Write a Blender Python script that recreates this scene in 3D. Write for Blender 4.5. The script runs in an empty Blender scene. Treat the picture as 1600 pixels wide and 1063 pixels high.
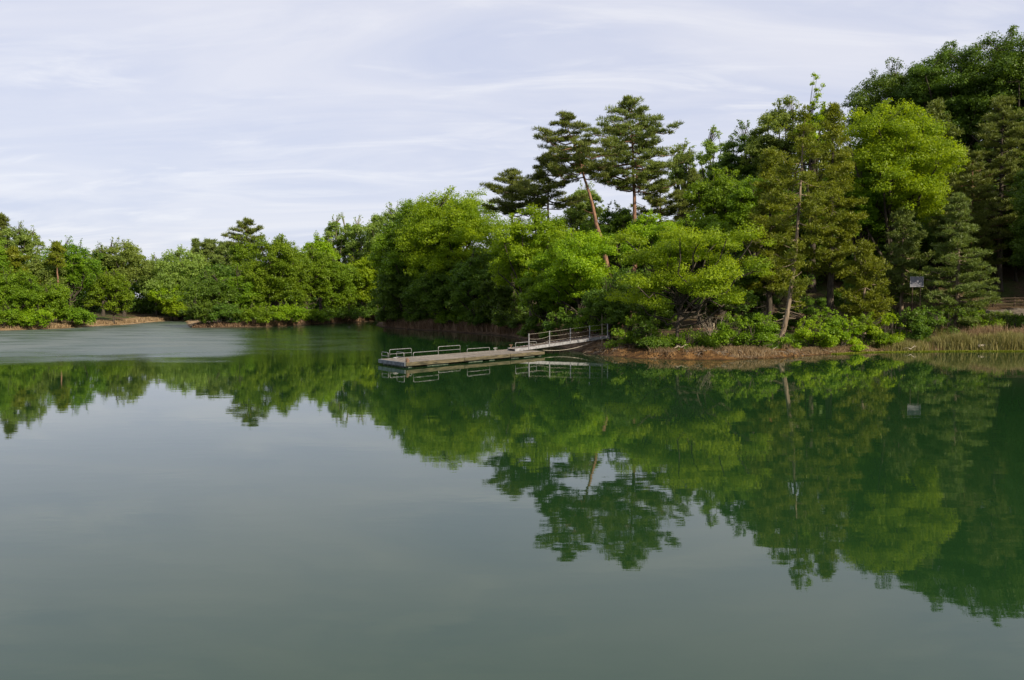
import bpy, math, random
import numpy as np
from mathutils import Vector, Matrix

scene = bpy.context.scene
COL = scene.collection
R = math.radians

# ---------------------------------------------------------------- camera
F, XC, YC, H0 = 1250.0, 800.0, 531.5, 4.7      # focal length in photo pixels, centre, eye height
HOR, ROLL = 462.0, 0.006                        # horizon row at the centre column, camera roll
PITCH = math.atan((YC - HOR) / F)
cam_d = bpy.data.cameras.new('camera')
cam = bpy.data.objects.new('camera', cam_d)
COL.objects.link(cam)
cam_d.sensor_width = 36.0
cam_d.lens = F / 1600.0 * 36.0
cam_d.clip_start = 0.1
cam_d.clip_end = 9000.0
cam.matrix_world = (Matrix.Translation((0, 0, H0)) @ Matrix.Rotation(math.pi / 2 - PITCH, 4, 'X')
                    @ Matrix.Rotation(-ROLL, 4, 'Z'))
scene.camera = cam
CM = cam.matrix_world.to_3x3()

def ray(px, py):
    return CM @ Vector(((px - XC) / F, -(py - YC) / F, -1.0))

def at(px, py, D):
    """world point seen at photo pixel (px, py) at depth D along +Y"""
    r = ray(px, py)
    k = D / r.y
    return Vector((r.x * k, D, H0 + r.z * k))

def onwater(px, py, z=0.0):
    r = ray(px, py)
    k = (z - H0) / r.z
    return Vector((r.x * k, r.y * k, z))

# ---------------------------------------------------------------- light
SUN_EL, SUN_AZ = R(31), R(44)                    # azimuth from behind the camera (-Y) towards +X
sdir = Vector((math.cos(SUN_EL) * math.sin(SUN_AZ), -math.cos(SUN_EL) * math.cos(SUN_AZ), math.sin(SUN_EL)))
sun_d = bpy.data.lights.new('sun', 'SUN')
sun_d.energy = 5.0
sun_d.angle = R(0.6)
sun_d.color = (1.0, 0.86, 0.66)
sun = bpy.data.objects.new('sun', sun_d)
sun.rotation_euler = sdir.to_track_quat('Z', 'Y').to_euler()
sun.location = sdir * 200
COL.objects.link(sun)

world = bpy.data.worlds.new('World')
scene.world = world
world.use_nodes = True
nt = world.node_tree
for n in list(nt.nodes):
    nt.nodes.remove(n)
N, L = nt.nodes.new, nt.links.new
wo = N('ShaderNodeOutputWorld'); bg = N('ShaderNodeBackground'); sky = N('ShaderNodeTexSky')
sky.sky_type = 'NISHITA'; sky.sun_disc = False
sky.sun_elevation = SUN_EL
sky.sun_rotation = math.atan2(sdir.x, sdir.y)
sky.air_density = 1.0; sky.dust_density = 1.2; sky.ozone_density = 1.0
bg.inputs['Strength'].default_value = 0.085
tc = N('ShaderNodeTexCoord'); sep = N('ShaderNodeSeparateXYZ'); L(tc.outputs['Generated'], sep.inputs[0])
# thin high cloud laid on a flat layer far above: project direction onto a plane
mz = N('ShaderNodeMath'); mz.operation = 'MAXIMUM'; mz.inputs[1].default_value = 0.0; L(sep.outputs['Z'], mz.inputs[0])
az = N('ShaderNodeMath'); az.operation = 'ADD'; az.inputs[1].default_value = 0.20; L(mz.outputs[0], az.inputs[0])
dx = N('ShaderNodeMath'); dx.operation = 'DIVIDE'; L(sep.outputs['X'], dx.inputs[0]); L(az.outputs[0], dx.inputs[1])
dy = N('ShaderNodeMath'); dy.operation = 'DIVIDE'; L(sep.outputs['Y'], dy.inputs[0]); L(az.outputs[0], dy.inputs[1])
cmb = N('ShaderNodeCombineXYZ'); L(dx.outputs[0], cmb.inputs[0]); L(dy.outputs[0], cmb.inputs[1])
mp = N('ShaderNodeMapping'); mp.inputs['Rotation'].default_value = (0, 0, R(20)); mp.inputs['Scale'].default_value = (0.7, 1.9, 1)
L(cmb.outputs[0], mp.inputs[0])
n1 = N('ShaderNodeTexNoise'); n1.inputs['Scale'].default_value = 1.1; n1.inputs['Detail'].default_value = 8
n1.inputs['Roughness'].default_value = 0.56; n1.inputs['Distortion'].default_value = 0.9; L(mp.outputs[0], n1.inputs['Vector'])
mp2 = N('ShaderNodeMapping'); mp2.inputs['Rotation'].default_value = (0, 0, R(-38)); mp2.inputs['Scale'].default_value = (0.9, 2.6, 1)
L(cmb.outputs[0], mp2.inputs[0])
n2 = N('ShaderNodeTexNoise'); n2.inputs['Scale'].default_value = 1.6; n2.inputs['Detail'].default_value = 6
n2.inputs['Roughness'].default_value = 0.6; n2.inputs['Distortion'].default_value = 1.3; L(mp2.outputs[0], n2.inputs['Vector'])
mxn = N('ShaderNodeMix'); mxn.data_type = 'FLOAT'; mxn.inputs[0].default_value = 0.28
L(n1.outputs['Fac'], mxn.inputs[2]); L(n2.outputs['Fac'], mxn.inputs[3])
cr = N('ShaderNodeMapRange'); cr.inputs[1].default_value = 0.36; cr.inputs[2].default_value = 0.64
L(n1.outputs['Fac'], cr.inputs[0])
cr2 = N('ShaderNodeMapRange'); cr2.interpolation_type = 'SMOOTHSTEP'; cr2.inputs[1].default_value = 0.45; cr2.inputs[2].default_value = 0.80
L(n2.outputs['Fac'], cr2.inputs[0])
# veil of high cloud: faint blue where it is thin, white where it is thick
veil = N('ShaderNodeMix'); veil.data_type = 'RGBA'; L(cr.outputs[0], veil.inputs[0])
veil.inputs[6].default_value = (5.2, 5.5, 6.8, 1); veil.inputs[7].default_value = (6.45, 6.5, 7.25, 1)
wis = N('ShaderNodeMix'); wis.data_type = 'RGBA'; L(cr2.outputs[0], wis.inputs[0]); L(veil.outputs[2], wis.inputs[6])
wis.inputs[7].default_value = (7.1, 7.1, 7.6, 1)
mix = N('ShaderNodeMix'); mix.data_type = 'RGBA'; mix.inputs[0].default_value = 0.86
L(sky.outputs[0], mix.inputs[6]); L(wis.outputs[2], mix.inputs[7])
L(mix.outputs[2], bg.inputs['Color']); L(bg.outputs[0], wo.inputs[0])

scene.view_settings.view_transform = 'Standard'
scene.view_settings.look = 'None'
scene.view_settings.exposure = 0.60
scene.view_settings.gamma = 1.0
scene.view_settings.use_curve_mapping = False
scene.render.engine = 'CYCLES'
scene.cycles.max_bounces = 7
scene.cycles.diffuse_bounces = 4
scene.cycles.transmission_bounces = 4
scene.cycles.caustics_reflective = False
scene.cycles.caustics_refractive = False

# ---------------------------------------------------------------- object helpers
def tag(o, label=None, cat=None, group=None, kind=None):
    if label: o['label'] = label
    if cat: o['category'] = cat
    if group: o['group'] = group
    if kind: o['kind'] = kind
    return o

def empty(name, loc, rz=0.0):
    o = bpy.data.objects.new(name, None)
    o.empty_display_size = 0.3
    o.location = loc
    o.rotation_euler = (0, 0, rz)
    COL.objects.link(o)
    return o

class MB:
    """collects quads / tris with numpy and builds ONE mesh object"""
    def __init__(s):
        s.v = []; s.q = []; s.a = []; s.n = 0; s.smooth = []
    def add(s, v, q, a=0.5, smooth=False):
        v = np.asarray(v, dtype=np.float32).reshape(-1, 3)
        q = np.asarray(q, dtype=np.int64).reshape(-1, 4)
        s.v.append(v); s.q.append(q + s.n); s.n += len(v)
        s.a.append(np.broadcast_to(np.asarray(a, dtype=np.float32), (len(q),)).copy())
        s.smooth.append(np.full(len(q), smooth))
        return s
    def box(s, c, size, ax=None, a=0.5):
        c = np.array(c, float); hx, hy, hz = np.array(size, float) / 2
        if ax is None: ax = np.eye(3)
        ax = np.array(ax, float)
        pts = [c + ax[0] * (i * hx) + ax[1] * (j * hy) + ax[2] * (k * hz)
               for i in (-1, 1) for j in (-1, 1) for k in (-1, 1)]
        q = [(0, 1, 3, 2), (4, 6, 7, 5), (0, 4, 5, 1), (2, 3, 7, 6), (0, 2, 6, 4), (1, 5, 7, 3)]
        return s.add(pts, q, a)
    def tube(s, pts, rad, n=6, a=0.5, cap=True):
        pts = np.array([tuple(p) for p in pts], float)
        m = len(pts)
        rad = np.broadcast_to(np.asarray(rad, float), (m,))
        tan = np.gradient(pts, axis=0)
        tan /= np.linalg.norm(tan, axis=1)[:, None] + 1e-9
        ref = np.array([0, 0, 1.0]) if abs(tan[:, 2]).mean() < 0.8 else np.array([1.0, 0, 0])
        u = np.cross(tan, ref); u /= np.linalg.norm(u, axis=1)[:, None] + 1e-9
        w = np.cross(tan, u)
        th = np.arange(n) * 2 * np.pi / n
        ring = (pts[:, None, :] + (np.cos(th)[None, :, None] * u[:, None, :] + np.sin(th)[None, :, None] * w[:, None, :])
                * rad[:, None, None]).reshape(-1, 3)
        q = []
        for i in range(m - 1):
            for j in range(n):
                k = (j + 1) % n
                q.append((i * n + j, i * n + k, (i + 1) * n + k, (i + 1) * n + j))
        s.add(ring, q, a, True)
        if cap and rad[0] > 0.004:
            for i, p in ((0, pts[0]), (m - 1, pts[-1])):
                vv = np.vstack([ring[i * n:(i + 1) * n], p])
                qq = [(j, (j + 1) % n, n, n) for j in range(0, n)]
                # quads only: pair the fan into quads when n is even
                qq = [(j, (j + 1) % n, (j + 2) % n, n) for j in range(0, n, 2)] if n % 2 == 0 else []
                if qq: s.add(vv, qq, a)
        return s
    def build(s, name, mat, parent=None, origin=None):
        me = bpy.data.meshes.new(name)
        v = np.vstack(s.v) if s.v else np.zeros((0, 3), np.float32)
        q = np.vstack(s.q) if s.q else np.zeros((0, 4), np.int64)
        if origin is not None: v = v - np.array(origin, dtype=np.float32)
        me.vertices.add(len(v)); me.vertices.foreach_set('co', v.astype(np.float32).ravel())
        me.loops.add(len(q) * 4); me.loops.foreach_set('vertex_index', q.astype(np.int32).ravel())
        me.polygons.add(len(q)); me.polygons.foreach_set('loop_start', np.arange(0, len(q) * 4, 4, dtype=np.int32))
        at_ = me.attributes.new('v', 'FLOAT', 'FACE')
        at_.data.foreach_set('value', np.concatenate(s.a))
        me.polygons.foreach_set('use_smooth', np.concatenate(s.smooth))
        me.update()
        me.materials.append(mat)
        o = bpy.data.objects.new(name, me)
        COL.objects.link(o)
        if origin is not None and parent is None: o.location = origin
        if parent is not None: o.parent = parent
        return o

# ---------------------------------------------------------------- materials
def new_mat(name):
    m = bpy.data.materials.new(name)
    m.use_nodes = True
    nt = m.node_tree
    for n in list(nt.nodes): nt.nodes.remove(n)
    return m, nt, nt.nodes.new, nt.links.new

def leaf_mat(name, dark, light, trans, tw=0.42, rough=0.5, objvar=0.25):
    """leaf: diffuse/gloss upper side plus light coming through"""
    m, nt, N, L = new_mat(name)
    out = N('ShaderNodeOutputMaterial')
    a = N('ShaderNodeAttribute'); a.attribute_name = 'v'
    oi = N('ShaderNodeObjectInfo')
    mx = N('ShaderNodeMix'); mx.data_type = 'RGBA'
    mx.inputs[6].default_value = (*dark, 1); mx.inputs[7].default_value = (*light, 1)
    L(a.outputs['Fac'], mx.inputs[0])
    hsv = N('ShaderNodeHueSaturation')
    mr = N('ShaderNodeMapRange'); mr.inputs[3].default_value = 0.5 - 0.009; mr.inputs[4].default_value = 0.5 + 0.009
    L(oi.outputs['Random'], mr.inputs[0]); L(mr.outputs[0], hsv.inputs['Hue'])
    mr2 = N('ShaderNodeMapRange'); mr2.inputs[3].default_value = 1.18 - objvar / 2; mr2.inputs[4].default_value = 1.18 + objvar / 2
    L(oi.outputs['Random'], mr2.inputs[0]); L(mr2.outputs[0], hsv.inputs['Value'])
    L(mx.outputs[2], hsv.inputs['Color'])
    p = N('ShaderNodeBsdfPrincipled'); p.inputs['Roughness'].default_value = rough
    p.inputs['Specular IOR Level'].default_value = 0.25
    L(hsv.outputs[0], p.inputs['Base Color'])
    t = N('ShaderNodeBsdfTranslucent')
    mt = N('ShaderNodeMix'); mt.data_type = 'RGBA'; mt.blend_type = 'MULTIPLY'; mt.inputs[0].default_value = 1.0
    L(hsv.outputs[0], mt.inputs[6]); mt.inputs[7].default_value = (*trans, 1)
    L(mt.outputs[2], t.inputs['Color'])
    ms = N('ShaderNodeMixShader'); ms.inputs[0].default_value = tw
    L(p.outputs[0], ms.inputs[1]); L(t.outputs[0], ms.inputs[2]); L(ms.outputs[0], out.inputs[0])
    return m

T = (1.6, 1.5, 0.5)
LM = {
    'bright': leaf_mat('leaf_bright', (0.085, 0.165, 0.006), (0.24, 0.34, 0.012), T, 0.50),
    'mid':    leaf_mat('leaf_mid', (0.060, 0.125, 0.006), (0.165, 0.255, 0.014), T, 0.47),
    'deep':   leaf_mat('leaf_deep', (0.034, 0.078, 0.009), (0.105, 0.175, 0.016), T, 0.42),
    'grey':   leaf_mat('leaf_grey_haze', (0.095, 0.150, 0.030), (0.205, 0.275, 0.058), T, 0.48),  # grey-green leaf, with the haze of distance put into its colour
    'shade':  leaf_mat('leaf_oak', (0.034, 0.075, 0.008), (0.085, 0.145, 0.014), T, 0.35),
    'pine':   leaf_mat('leaf_pine', (0.046, 0.070, 0.013), (0.140, 0.175, 0.030), T, 0.22),
    'cedar':  leaf_mat('leaf_cedar', (0.058, 0.088, 0.006), (0.165, 0.190, 0.012), T, 0.28),
    'yellow': leaf_mat('leaf_yellow', (0.13, 0.19, 0.012), (0.28, 0.33, 0.025), T, 0.45),
    'fir':    leaf_mat('leaf_fir', (0.050, 0.085, 0.018), (0.145, 0.195, 0.042), T, 0.25),
}

def noise_mat(name, c1, c2, scale=(1, 1, 1), nscale=6.0, rough=0.8, bump=0.3, metallic=0.0, spec=0.3, lo=0.35, hi=0.65, det=6, c3=None, bd=0.02):
    m, nt, N, L = new_mat(name)
    out = N('ShaderNodeOutputMaterial'); p = N('ShaderNodeBsdfPrincipled')
    tc = N('ShaderNodeTexCoord'); mp = N('ShaderNodeMapping'); mp.inputs['Scale'].default_value = scale
    L(tc.outputs['Object'], mp.inputs[0])
    n = N('ShaderNodeTexNoise'); n.inputs['Scale'].default_value = nscale; n.inputs['Detail'].default_value = det
    L(mp.outputs[0], n.inputs['Vector'])
    cr = N('ShaderNodeValToRGB'); cr.color_ramp.elements[0].position = lo; cr.color_ramp.elements[1].position = hi
    cr.color_ramp.elements[0].color = (*c1, 1); cr.color_ramp.elements[1].color = (*c2, 1)
    if c3:
        e = cr.color_ramp.elements.new((lo + hi) / 2); e.color = (*c3, 1)
    L(n.outputs['Fac'], cr.inputs[0]); L(cr.outputs[0], p.inputs['Base Color'])
    p.inputs['Roughness'].default_value = rough; p.inputs['Metallic'].default_value = metallic
    p.inputs['Specular IOR Level'].default_value = spec
    b = N('ShaderNodeBump'); b.inputs['Strength'].default_value = bump; b.inputs['Distance'].default_value = bd
    L(n.outputs['Fac'], b.inputs['Height']); L(b.outputs[0], p.inputs['Normal'])
    L(p.outputs[0], out.inputs[0])
    return m

BARK = {
    'oak':   noise_mat('bark_oak', (0.024, 0.019, 0.014), (0.075, 0.062, 0.047), (6, 6, 1.2), 2.0, 0.9, 0.8, bd=0.05),
    'pine':  noise_mat('bark_pine', (0.075, 0.042, 0.027), (0.27, 0.15, 0.095), (4, 4, 1.4), 1.6, 0.85, 0.8, bd=0.05),
    'cedar': noise_mat('bark_cedar', (0.085, 0.060, 0.040), (0.25, 0.20, 0.145), (7, 7, 0.6), 1.5, 0.85, 0.8, bd=0.04),
    'pale':  noise_mat('bark_pale', (0.10, 0.085, 0.065), (0.24, 0.21, 0.17), (6, 6, 1.2), 2.0, 0.9, 0.5, bd=0.03),
}

# ---------------------------------------------------------------- shoreline and terrain
shore_px = [(-60, 519), (0, 517), (60, 515), (100, 513.5), (150, 510), (200, 507.5), (245, 503), (275, 501.5), (293, 503),
            (299, 512.5), (340, 512.5), (400, 511.5), (450, 510), (500, 507), (545, 504.5), (580, 502.5), (597, 501.5),
            (589, 507), (594, 511), (640, 515), (700, 518), (735, 521), (760, 522), (800, 527), (850, 535), (885, 545),
            (915, 552), (950, 556), (1000, 560.5), (1050, 562), (1100, 562.5), (1150, 562), (1200, 560.5), (1250, 557), (1300, 553.5),
            (1350, 551), (1400, 550), (1500, 549), (1600, 549), (1700, 549.5)]
SH = [tuple(onwater(x, y))[:2] for x, y in shore_px]
SH = [(-135, 60), (-125, 95), (-96, 112)] + SH + [(62, 62), (74, 52), (80, 30), (70, 6), (30, 2.6), (0, 2.2), (-40, 2.6), (-90, 4), (-125, 25)]
SH = np.array(SH)

def nz(x, y, s=1.0, seed=0):
    """cheap smooth noise from sines, about -1..1"""
    x = np.asarray(x, float) / s; y = np.asarray(y, float) / s
    r = np.random.RandomState(seed)
    o = 0
    for i in range(6):
        a, b, c, d = r.uniform(-1.6, 1.6, 2).tolist() + r.uniform(0, 6.28, 2).tolist()
        o = o + np.sin(a * x + b * y + c + 1.3 * np.sin(b * x * 0.7 - a * y * 0.6 + d))
    return o / 4.0

def sdist(x, y):
    """distance to the shoreline, positive on land"""
    x = np.asarray(x, float); y = np.asarray(y, float)
    sh = x.shape; x = x.ravel(); y = y.ravel()
    best = np.full(x.shape, 1e9); ins = np.zeros(x.shape, bool)
    for i in range(len(SH)):
        ax, ay = SH[i]; bx, by = SH[(i + 1) % len(SH)]
        ex, ey = bx - ax, by - ay
        t = np.clip(((x - ax) * ex + (y - ay) * ey) / (ex * ex + ey * ey), 0, 1)
        d = (x - ax - t * ex) ** 2 + (y - ay - t * ey) ** 2
        best = np.minimum(best, d)
        c = ((ay > y) != (by > y))
        with np.errstate(divide='ignore', invalid='ignore'):
            c &= x < (bx - ax) * (y - ay) / (by - ay + 1e-12) + ax
        ins ^= c
    d = np.sqrt(best)
    return np.where(ins, -d, d).reshape(sh)

def sm(a, b, x):
    t = np.clip((x - a) / (b - a), 0, 1)
    return t * t * (3 - 2 * t)

def ground(x, y):
    x = np.asarray(x, float); y = np.asarray(y, float)
    d = sdist(x, y) + 0.45 * nz(x, y, 1.3, 3) * 0.6 + 0.16 * nz(x, y, 0.38, 8)
    z = -1.6 * sm(0, -5, d)
    z = z + (0.42 - 0.16 * sm(85, 105, y) - 0.22 * sm(19, 24, x) * sm(90, 70, y)) * sm(-0.1, 0.7, d) * (1 + 0.35 * nz(x, y, 0.9, 21)) + 0.12 * sm(0.5, 3, d) + 0.75 * sm(2.2, 9, d) + 0.5 * sm(8, 30, d)
    hill = sm(8, 60, d) * (11.0 * sm(12, 52, x) * sm(66, 100, y) + 3.0 * sm(60, 90, y) * sm(-10, 10, x) + 1.5)
    z = z + hill
    # dam under the camera
    dam = sm(3.2, -0.2, y) * sm(60, 40, np.abs(x)) * sm(20, 12, np.abs(y))
    z = z + 2.4 * dam * (d > 0)
    z = z + np.where(d > 0.6, 0.07 * nz(x, y, 1.1, 5) + 0.03 * nz(x, y, 0.4, 6), 0) 
    return z

def gz(x, y):
    return float(ground(np.array([x]), np.array([y]))[0])

def axis(segs):
    out = []
    for a, b, st in segs:
        out.append(np.arange(a, b, st))
    out.append([segs[-1][1]])
    return np.concatenate(out)

xs = axis([(-3000, -400, 300), (-400, -120, 20), (-120, -60, 1.4), (-60, -6, 0.8), (-6, 46, 0.28), (46, 90, 1.2), (90, 400, 20), (400, 3000, 300)])
ys = axis([(-600, -60, 60), (-60, -6, 6), (-6, 8, 0.7), (8, 54, 4), (54, 74, 0.26), (74, 110, 0.8), (110, 165, 1.0), (165, 420, 15), (420, 3400, 300)])
GX, GY = np.meshgrid(xs, ys)
GZ = ground(GX, GY)
nx, ny = len(xs), len(ys)
ii = (np.arange(ny - 1)[:, None] * nx + np.arange(nx - 1)[None, :]).ravel()
quads = np.stack([ii, ii + 1, ii + nx + 1, ii + nx], axis=1)
mb = MB(); mb.add(np.stack([GX.ravel(), GY.ravel(), GZ.ravel()], axis=1), quads, 0.5, True)

def ground_mat():
    m, nt, N, L = new_mat('ground')
    out = N('ShaderNodeOutputMaterial'); p = N('ShaderNodeBsdfPrincipled'); p.inputs['Roughness'].default_value = 0.95
    p.inputs['Specular IOR Level'].default_value = 0.15
    g = N('ShaderNodeNewGeometry'); s = N('ShaderNodeSeparateXYZ'); L(g.outputs['Position'], s.inputs[0])
    def noise(sc, det=6, r=0.6):
        n = N('ShaderNodeTexNoise'); n.inputs['Scale'].default_value = sc; n.inputs['Detail'].default_value = det
        n.inputs['Roughness'].default_value = r; L(g.outputs['Position'], n.inputs['Vector']); return n
    def ramp(src, *st):
        c = N('ShaderNodeValToRGB')
        c.color_ramp.elements[0].position = st[0][0]; c.color_ramp.elements[0].color = (*st[0][1], 1)
        c.color_ramp.elements[1].position = st[-1][0]; c.color_ramp.elements[1].color = (*st[-1][1], 1)
        for q in st[1:-1]:
            e = c.color_ramp.elements.new(q[0]); e.color = (*q[1], 1)
        L(src, c.inputs[0]); return c
    def rng(src, a, b, c=0.0, d=1.0):
        n = N('ShaderNodeMapRange'); n.inputs[1].default_value = a; n.inputs[2].default_value = b
        n.inputs[3].default_value = c; n.inputs[4].default_value = d; L(src, n.inputs[0]); return n
    def mixc(f, a, b):
        n = N('ShaderNodeMix'); n.data_type = 'RGBA'; L(f, n.inputs[0]); L(a, n.inputs[6]); L(b, n.inputs[7]); return n
    def mul(a, b):
        n = N('ShaderNodeMath'); n.operation = 'MULTIPLY'; L(a, n.inputs[0]); L(b, n.inputs[1]); return n
    nf, nm, nb = noise(9.0), noise(1.6), noise(0.22)
    litter = ramp(nf.outputs['Fac'], (0.3, (0.030, 0.022, 0.013)), (0.5, (0.075, 0.050, 0.028)), (0.7, (0.14, 0.10, 0.06)))
    moss = ramp(nf.outputs['Fac'], (0.3, (0.025, 0.045, 0.010)), (0.7, (0.085, 0.11, 0.028)))
    soil = ramp(nm.outputs['Fac'], (0.3, (0.030, 0.019, 0.010)), (0.5, (0.095, 0.050, 0.018)), (0.68, (0.20, 0.110, 0.038)))
    beach = ramp(nm.outputs['Fac'], (0.3, (0.16, 0.10, 0.05)), (0.5, (0.30, 0.21, 0.12)), (0.7, (0.38, 0.30, 0.19)))
    drysoil = ramp(nm.outputs['Fac'], (0.3, (0.05, 0.034, 0.022)), (0.55, (0.13, 0.088, 0.056)), (0.75, (0.21, 0.145, 0.09)))
    land = mixc(rng(nb.outputs['Fac'], 0.45, 0.60).outputs[0], litter.outputs[0], moss.outputs[0])
    # orange cut of the bank along the near shore, and on the far left beach
    a = mul(rng(s.outputs['X'], 5.5, 9).outputs[0], rng(s.outputs['X'], 27, 22).outputs[0])
    b = rng(s.outputs['X'], -49, -54)
    bank = mixc(b.outputs[0], mixc(a.outputs[0], drysoil.outputs[0], soil.outputs[0]).outputs[2], beach.outputs[0])
    hz = N('ShaderNodeMath'); hz.operation = 'MULTIPLY_ADD'; hz.inputs[1].default_value = 0.5; L(nm.outputs['Fac'], hz.inputs[0]); L(s.outputs['Z'], hz.inputs[2])
    isbank = rng(hz.outputs[0], 1.02, 0.80)
    c1 = mixc(isbank.outputs[0], land.outputs[2], bank.outputs[2])
    wet = rng(s.outputs['Z'], 0.02, 0.12, 0.42, 1.0)
    w = N('ShaderNodeMix'); w.data_type = 'RGBA'; w.blend_type = 'MULTIPLY'; w.inputs[0].default_value = 1.0
    L(c1.outputs[2], w.inputs[6]); L(wet.outputs[0], w.inputs[7])
    L(w.outputs[2], p.inputs['Base Color'])
    bp = N('ShaderNodeBump'); bp.inputs['Strength'].default_value = 0.8; bp.inputs['Distance'].default_value = 0.25
    L(nf.outputs['Fac'], bp.inputs['Height']); L(bp.outputs[0], p.inputs['Normal'])
    L(p.outputs[0], out.inputs[0])
    return m
tag(mb.build('ground', ground_mat()), kind='structure')

# ---------------------------------------------------------------- water
def water_mat():
    m, nt, N, L = new_mat('lake_water')
    out = N('ShaderNodeOutputMaterial'); p = N('ShaderNodeBsdfPrincipled')
    p.inputs['Base Color'].default_value = (0.009, 0.031, 0.009, 1)
    p.inputs['IOR'].default_value = 1.60
    g = N('ShaderNodeNewGeometry'); s = N('ShaderNodeSeparateXYZ'); L(g.outputs['Position'], s.inputs[0])
    def rng(src, a, b, c=0.0, d=1.0, sm=True):
        n = N('ShaderNodeMapRange'); n.inputs[1].default_value = a; n.inputs[2].default_value = b
        n.inputs[3].default_value = c; n.inputs[4].default_value = d
        if sm: n.interpolation_type = 'SMOOTHSTEP'
        L(src, n.inputs[0]); return n
    def mth(op, a, b):
        n = N('ShaderNodeMath'); n.operation = op
        for i, q in enumerate((a, b)):
            if isinstance(q, (int, float)): n.inputs[i].default_value = q
            else: L(q, n.inputs[i])
        return n
    def noise(vec, sc, det, r=0.55):
        n = N('ShaderNodeTexNoise'); n.inputs['Scale'].default_value = sc; n.inputs['Detail'].default_value = det
        n.inputs['Roughness'].default_value = r; L(vec, n.inputs['Vector']); return n
    mp = N('ShaderNodeMapping'); mp.inputs['Rotation'].default_value = (0, 0, R(12)); mp.inputs['Scale'].default_value = (0.55, 1.3, 1)
    L(g.outputs['Position'], mp.inputs[0])
    calm = noise(mp.outputs[0], 1.5, 2, 0.45)
    swell = noise(mp.outputs[0], 0.35, 2)
    small = noise(mp.outputs[0], 7.0, 3)
    # breeze patch: ruffled water towards the far left shore, sky reflection boosted by raised IOR
    big = noise(mp.outputs[0], 0.12, 4)
    edge = mth('MULTIPLY_ADD', big.outputs['Fac'], 16.0); L(s.outputs['Y'], edge.inputs[2])
    far = rng(edge.outputs[0], 60.0, 84.0)
    ratio = mth('DIVIDE', s.outputs['X'], s.outputs['Y'])
    left = rng(ratio.outputs[0], -0.31, -0.37, 0.28, 1.0)  # edge on a sight line, imitating where the tree reflections begin
    left2 = rng(ratio.outputs[0], -0.150, -0.185, 0.0, 1.0)
    patch = mth('MULTIPLY', far.outputs[0], mth('MULTIPLY', left.outputs[0], left2.outputs[0]).outputs[0])
    streak = noise(mp.outputs[0], 0.22, 3)
    sk = rng(streak.outputs['Fac'], 0.35, 0.6, 0.55, 1.0)
    patch = mth('MULTIPLY', patch.outputs[0], sk.outputs[0])
    rg = rng(patch.outputs[0], 0, 1, 0.012, 0.55, False)
    io = rng(patch.outputs[0], 0, 1, 1.60, 2.6, False); L(io.outputs[0], p.inputs['IOR'])
    L(rg.outputs[0], p.inputs['Roughness'])
    h = mth('MULTIPLY', calm.outputs['Fac'], 0.0014)
    h2 = mth('MULTIPLY', swell.outputs['Fac'], 0.0020)
    amp = rng(patch.outputs[0], 0, 1, 0.0002, 0.02, False)
    h3 = mth('MULTIPLY', small.outputs['Fac'], amp.outputs[0])
    hh = mth('ADD', mth('ADD', h.outputs[0], h2.outputs[0]).outputs[0], h3.outputs[0])
    b = N('ShaderNodeBump'); b.inputs['Strength'].default_value = 1.0; b.inputs['Distance'].default_value = 1.0
    L(hh.outputs[0], b.inputs['Height']); L(b.outputs[0], p.inputs['Normal'])
    L(p.outputs[0], out.inputs[0])
    return m
mb = MB(); mb.add([(-140, -3, 0), (110, -3, 0), (110, 175, 0), (-140, 175, 0)], [(0, 1, 2, 3)])
tag(mb.build('lake_water', water_mat()), kind='structure')

# ---------------------------------------------------------------- foliage generators
def rdirs(rs, n):
    d = rs.normal(size=(n, 3)); d /= np.linalg.norm(d, axis=1)[:, None] + 1e-9
    return d

def leaves(mb, rs, C, rad, per, size, var, up=0.45, wide=0.62):
    """leaf-sized rhombs over the upper shell of each clump"""
    n = len(C)
    w = rad[:, 0] ** 2; w = np.clip(w / w.mean(), 0.12, 2.5)
    idx = np.repeat(np.arange(n), np.maximum(3, (per * w).astype(int)))
    m = len(idx)
    d = rdirs(rs, m)
    d[:, 2] = np.where(d[:, 2] < -0.15, d[:, 2] * 0.45, d[:, 2])
    r = 0.35 + 0.72 * rs.uniform(size=m) ** 0.7
    pos = C[idx] + d * rad[idx] * r[:, None]
    pos += rs.normal(size=(m, 3)) * size * 0.4
    nrm = d * 0.55 + np.array([0, 0, up]) + rs.normal(size=(m, 3)) * 0.42
    nrm /= np.linalg.norm(nrm, axis=1)[:, None] + 1e-9
    t = np.cross(nrm, rdirs(rs, m)); t /= np.linalg.norm(t, axis=1)[:, None] + 1e-9
    b = np.cross(nrm, t)
    s = (size * rs.uniform(0.45, 1.45, m) / 2)[:, None]
    v = np.stack([pos - t * s, pos + b * s * wide, pos + t * s, pos - b * s * wide], axis=1).reshape(-1, 3)
    q = np.arange(m * 4).reshape(-1, 4)
    a = np.clip(var[idx] * 0.75 + rs.uniform(size=m) * 0.4 - 0.08, 0, 1)
    mb.add(v, q, a)

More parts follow.
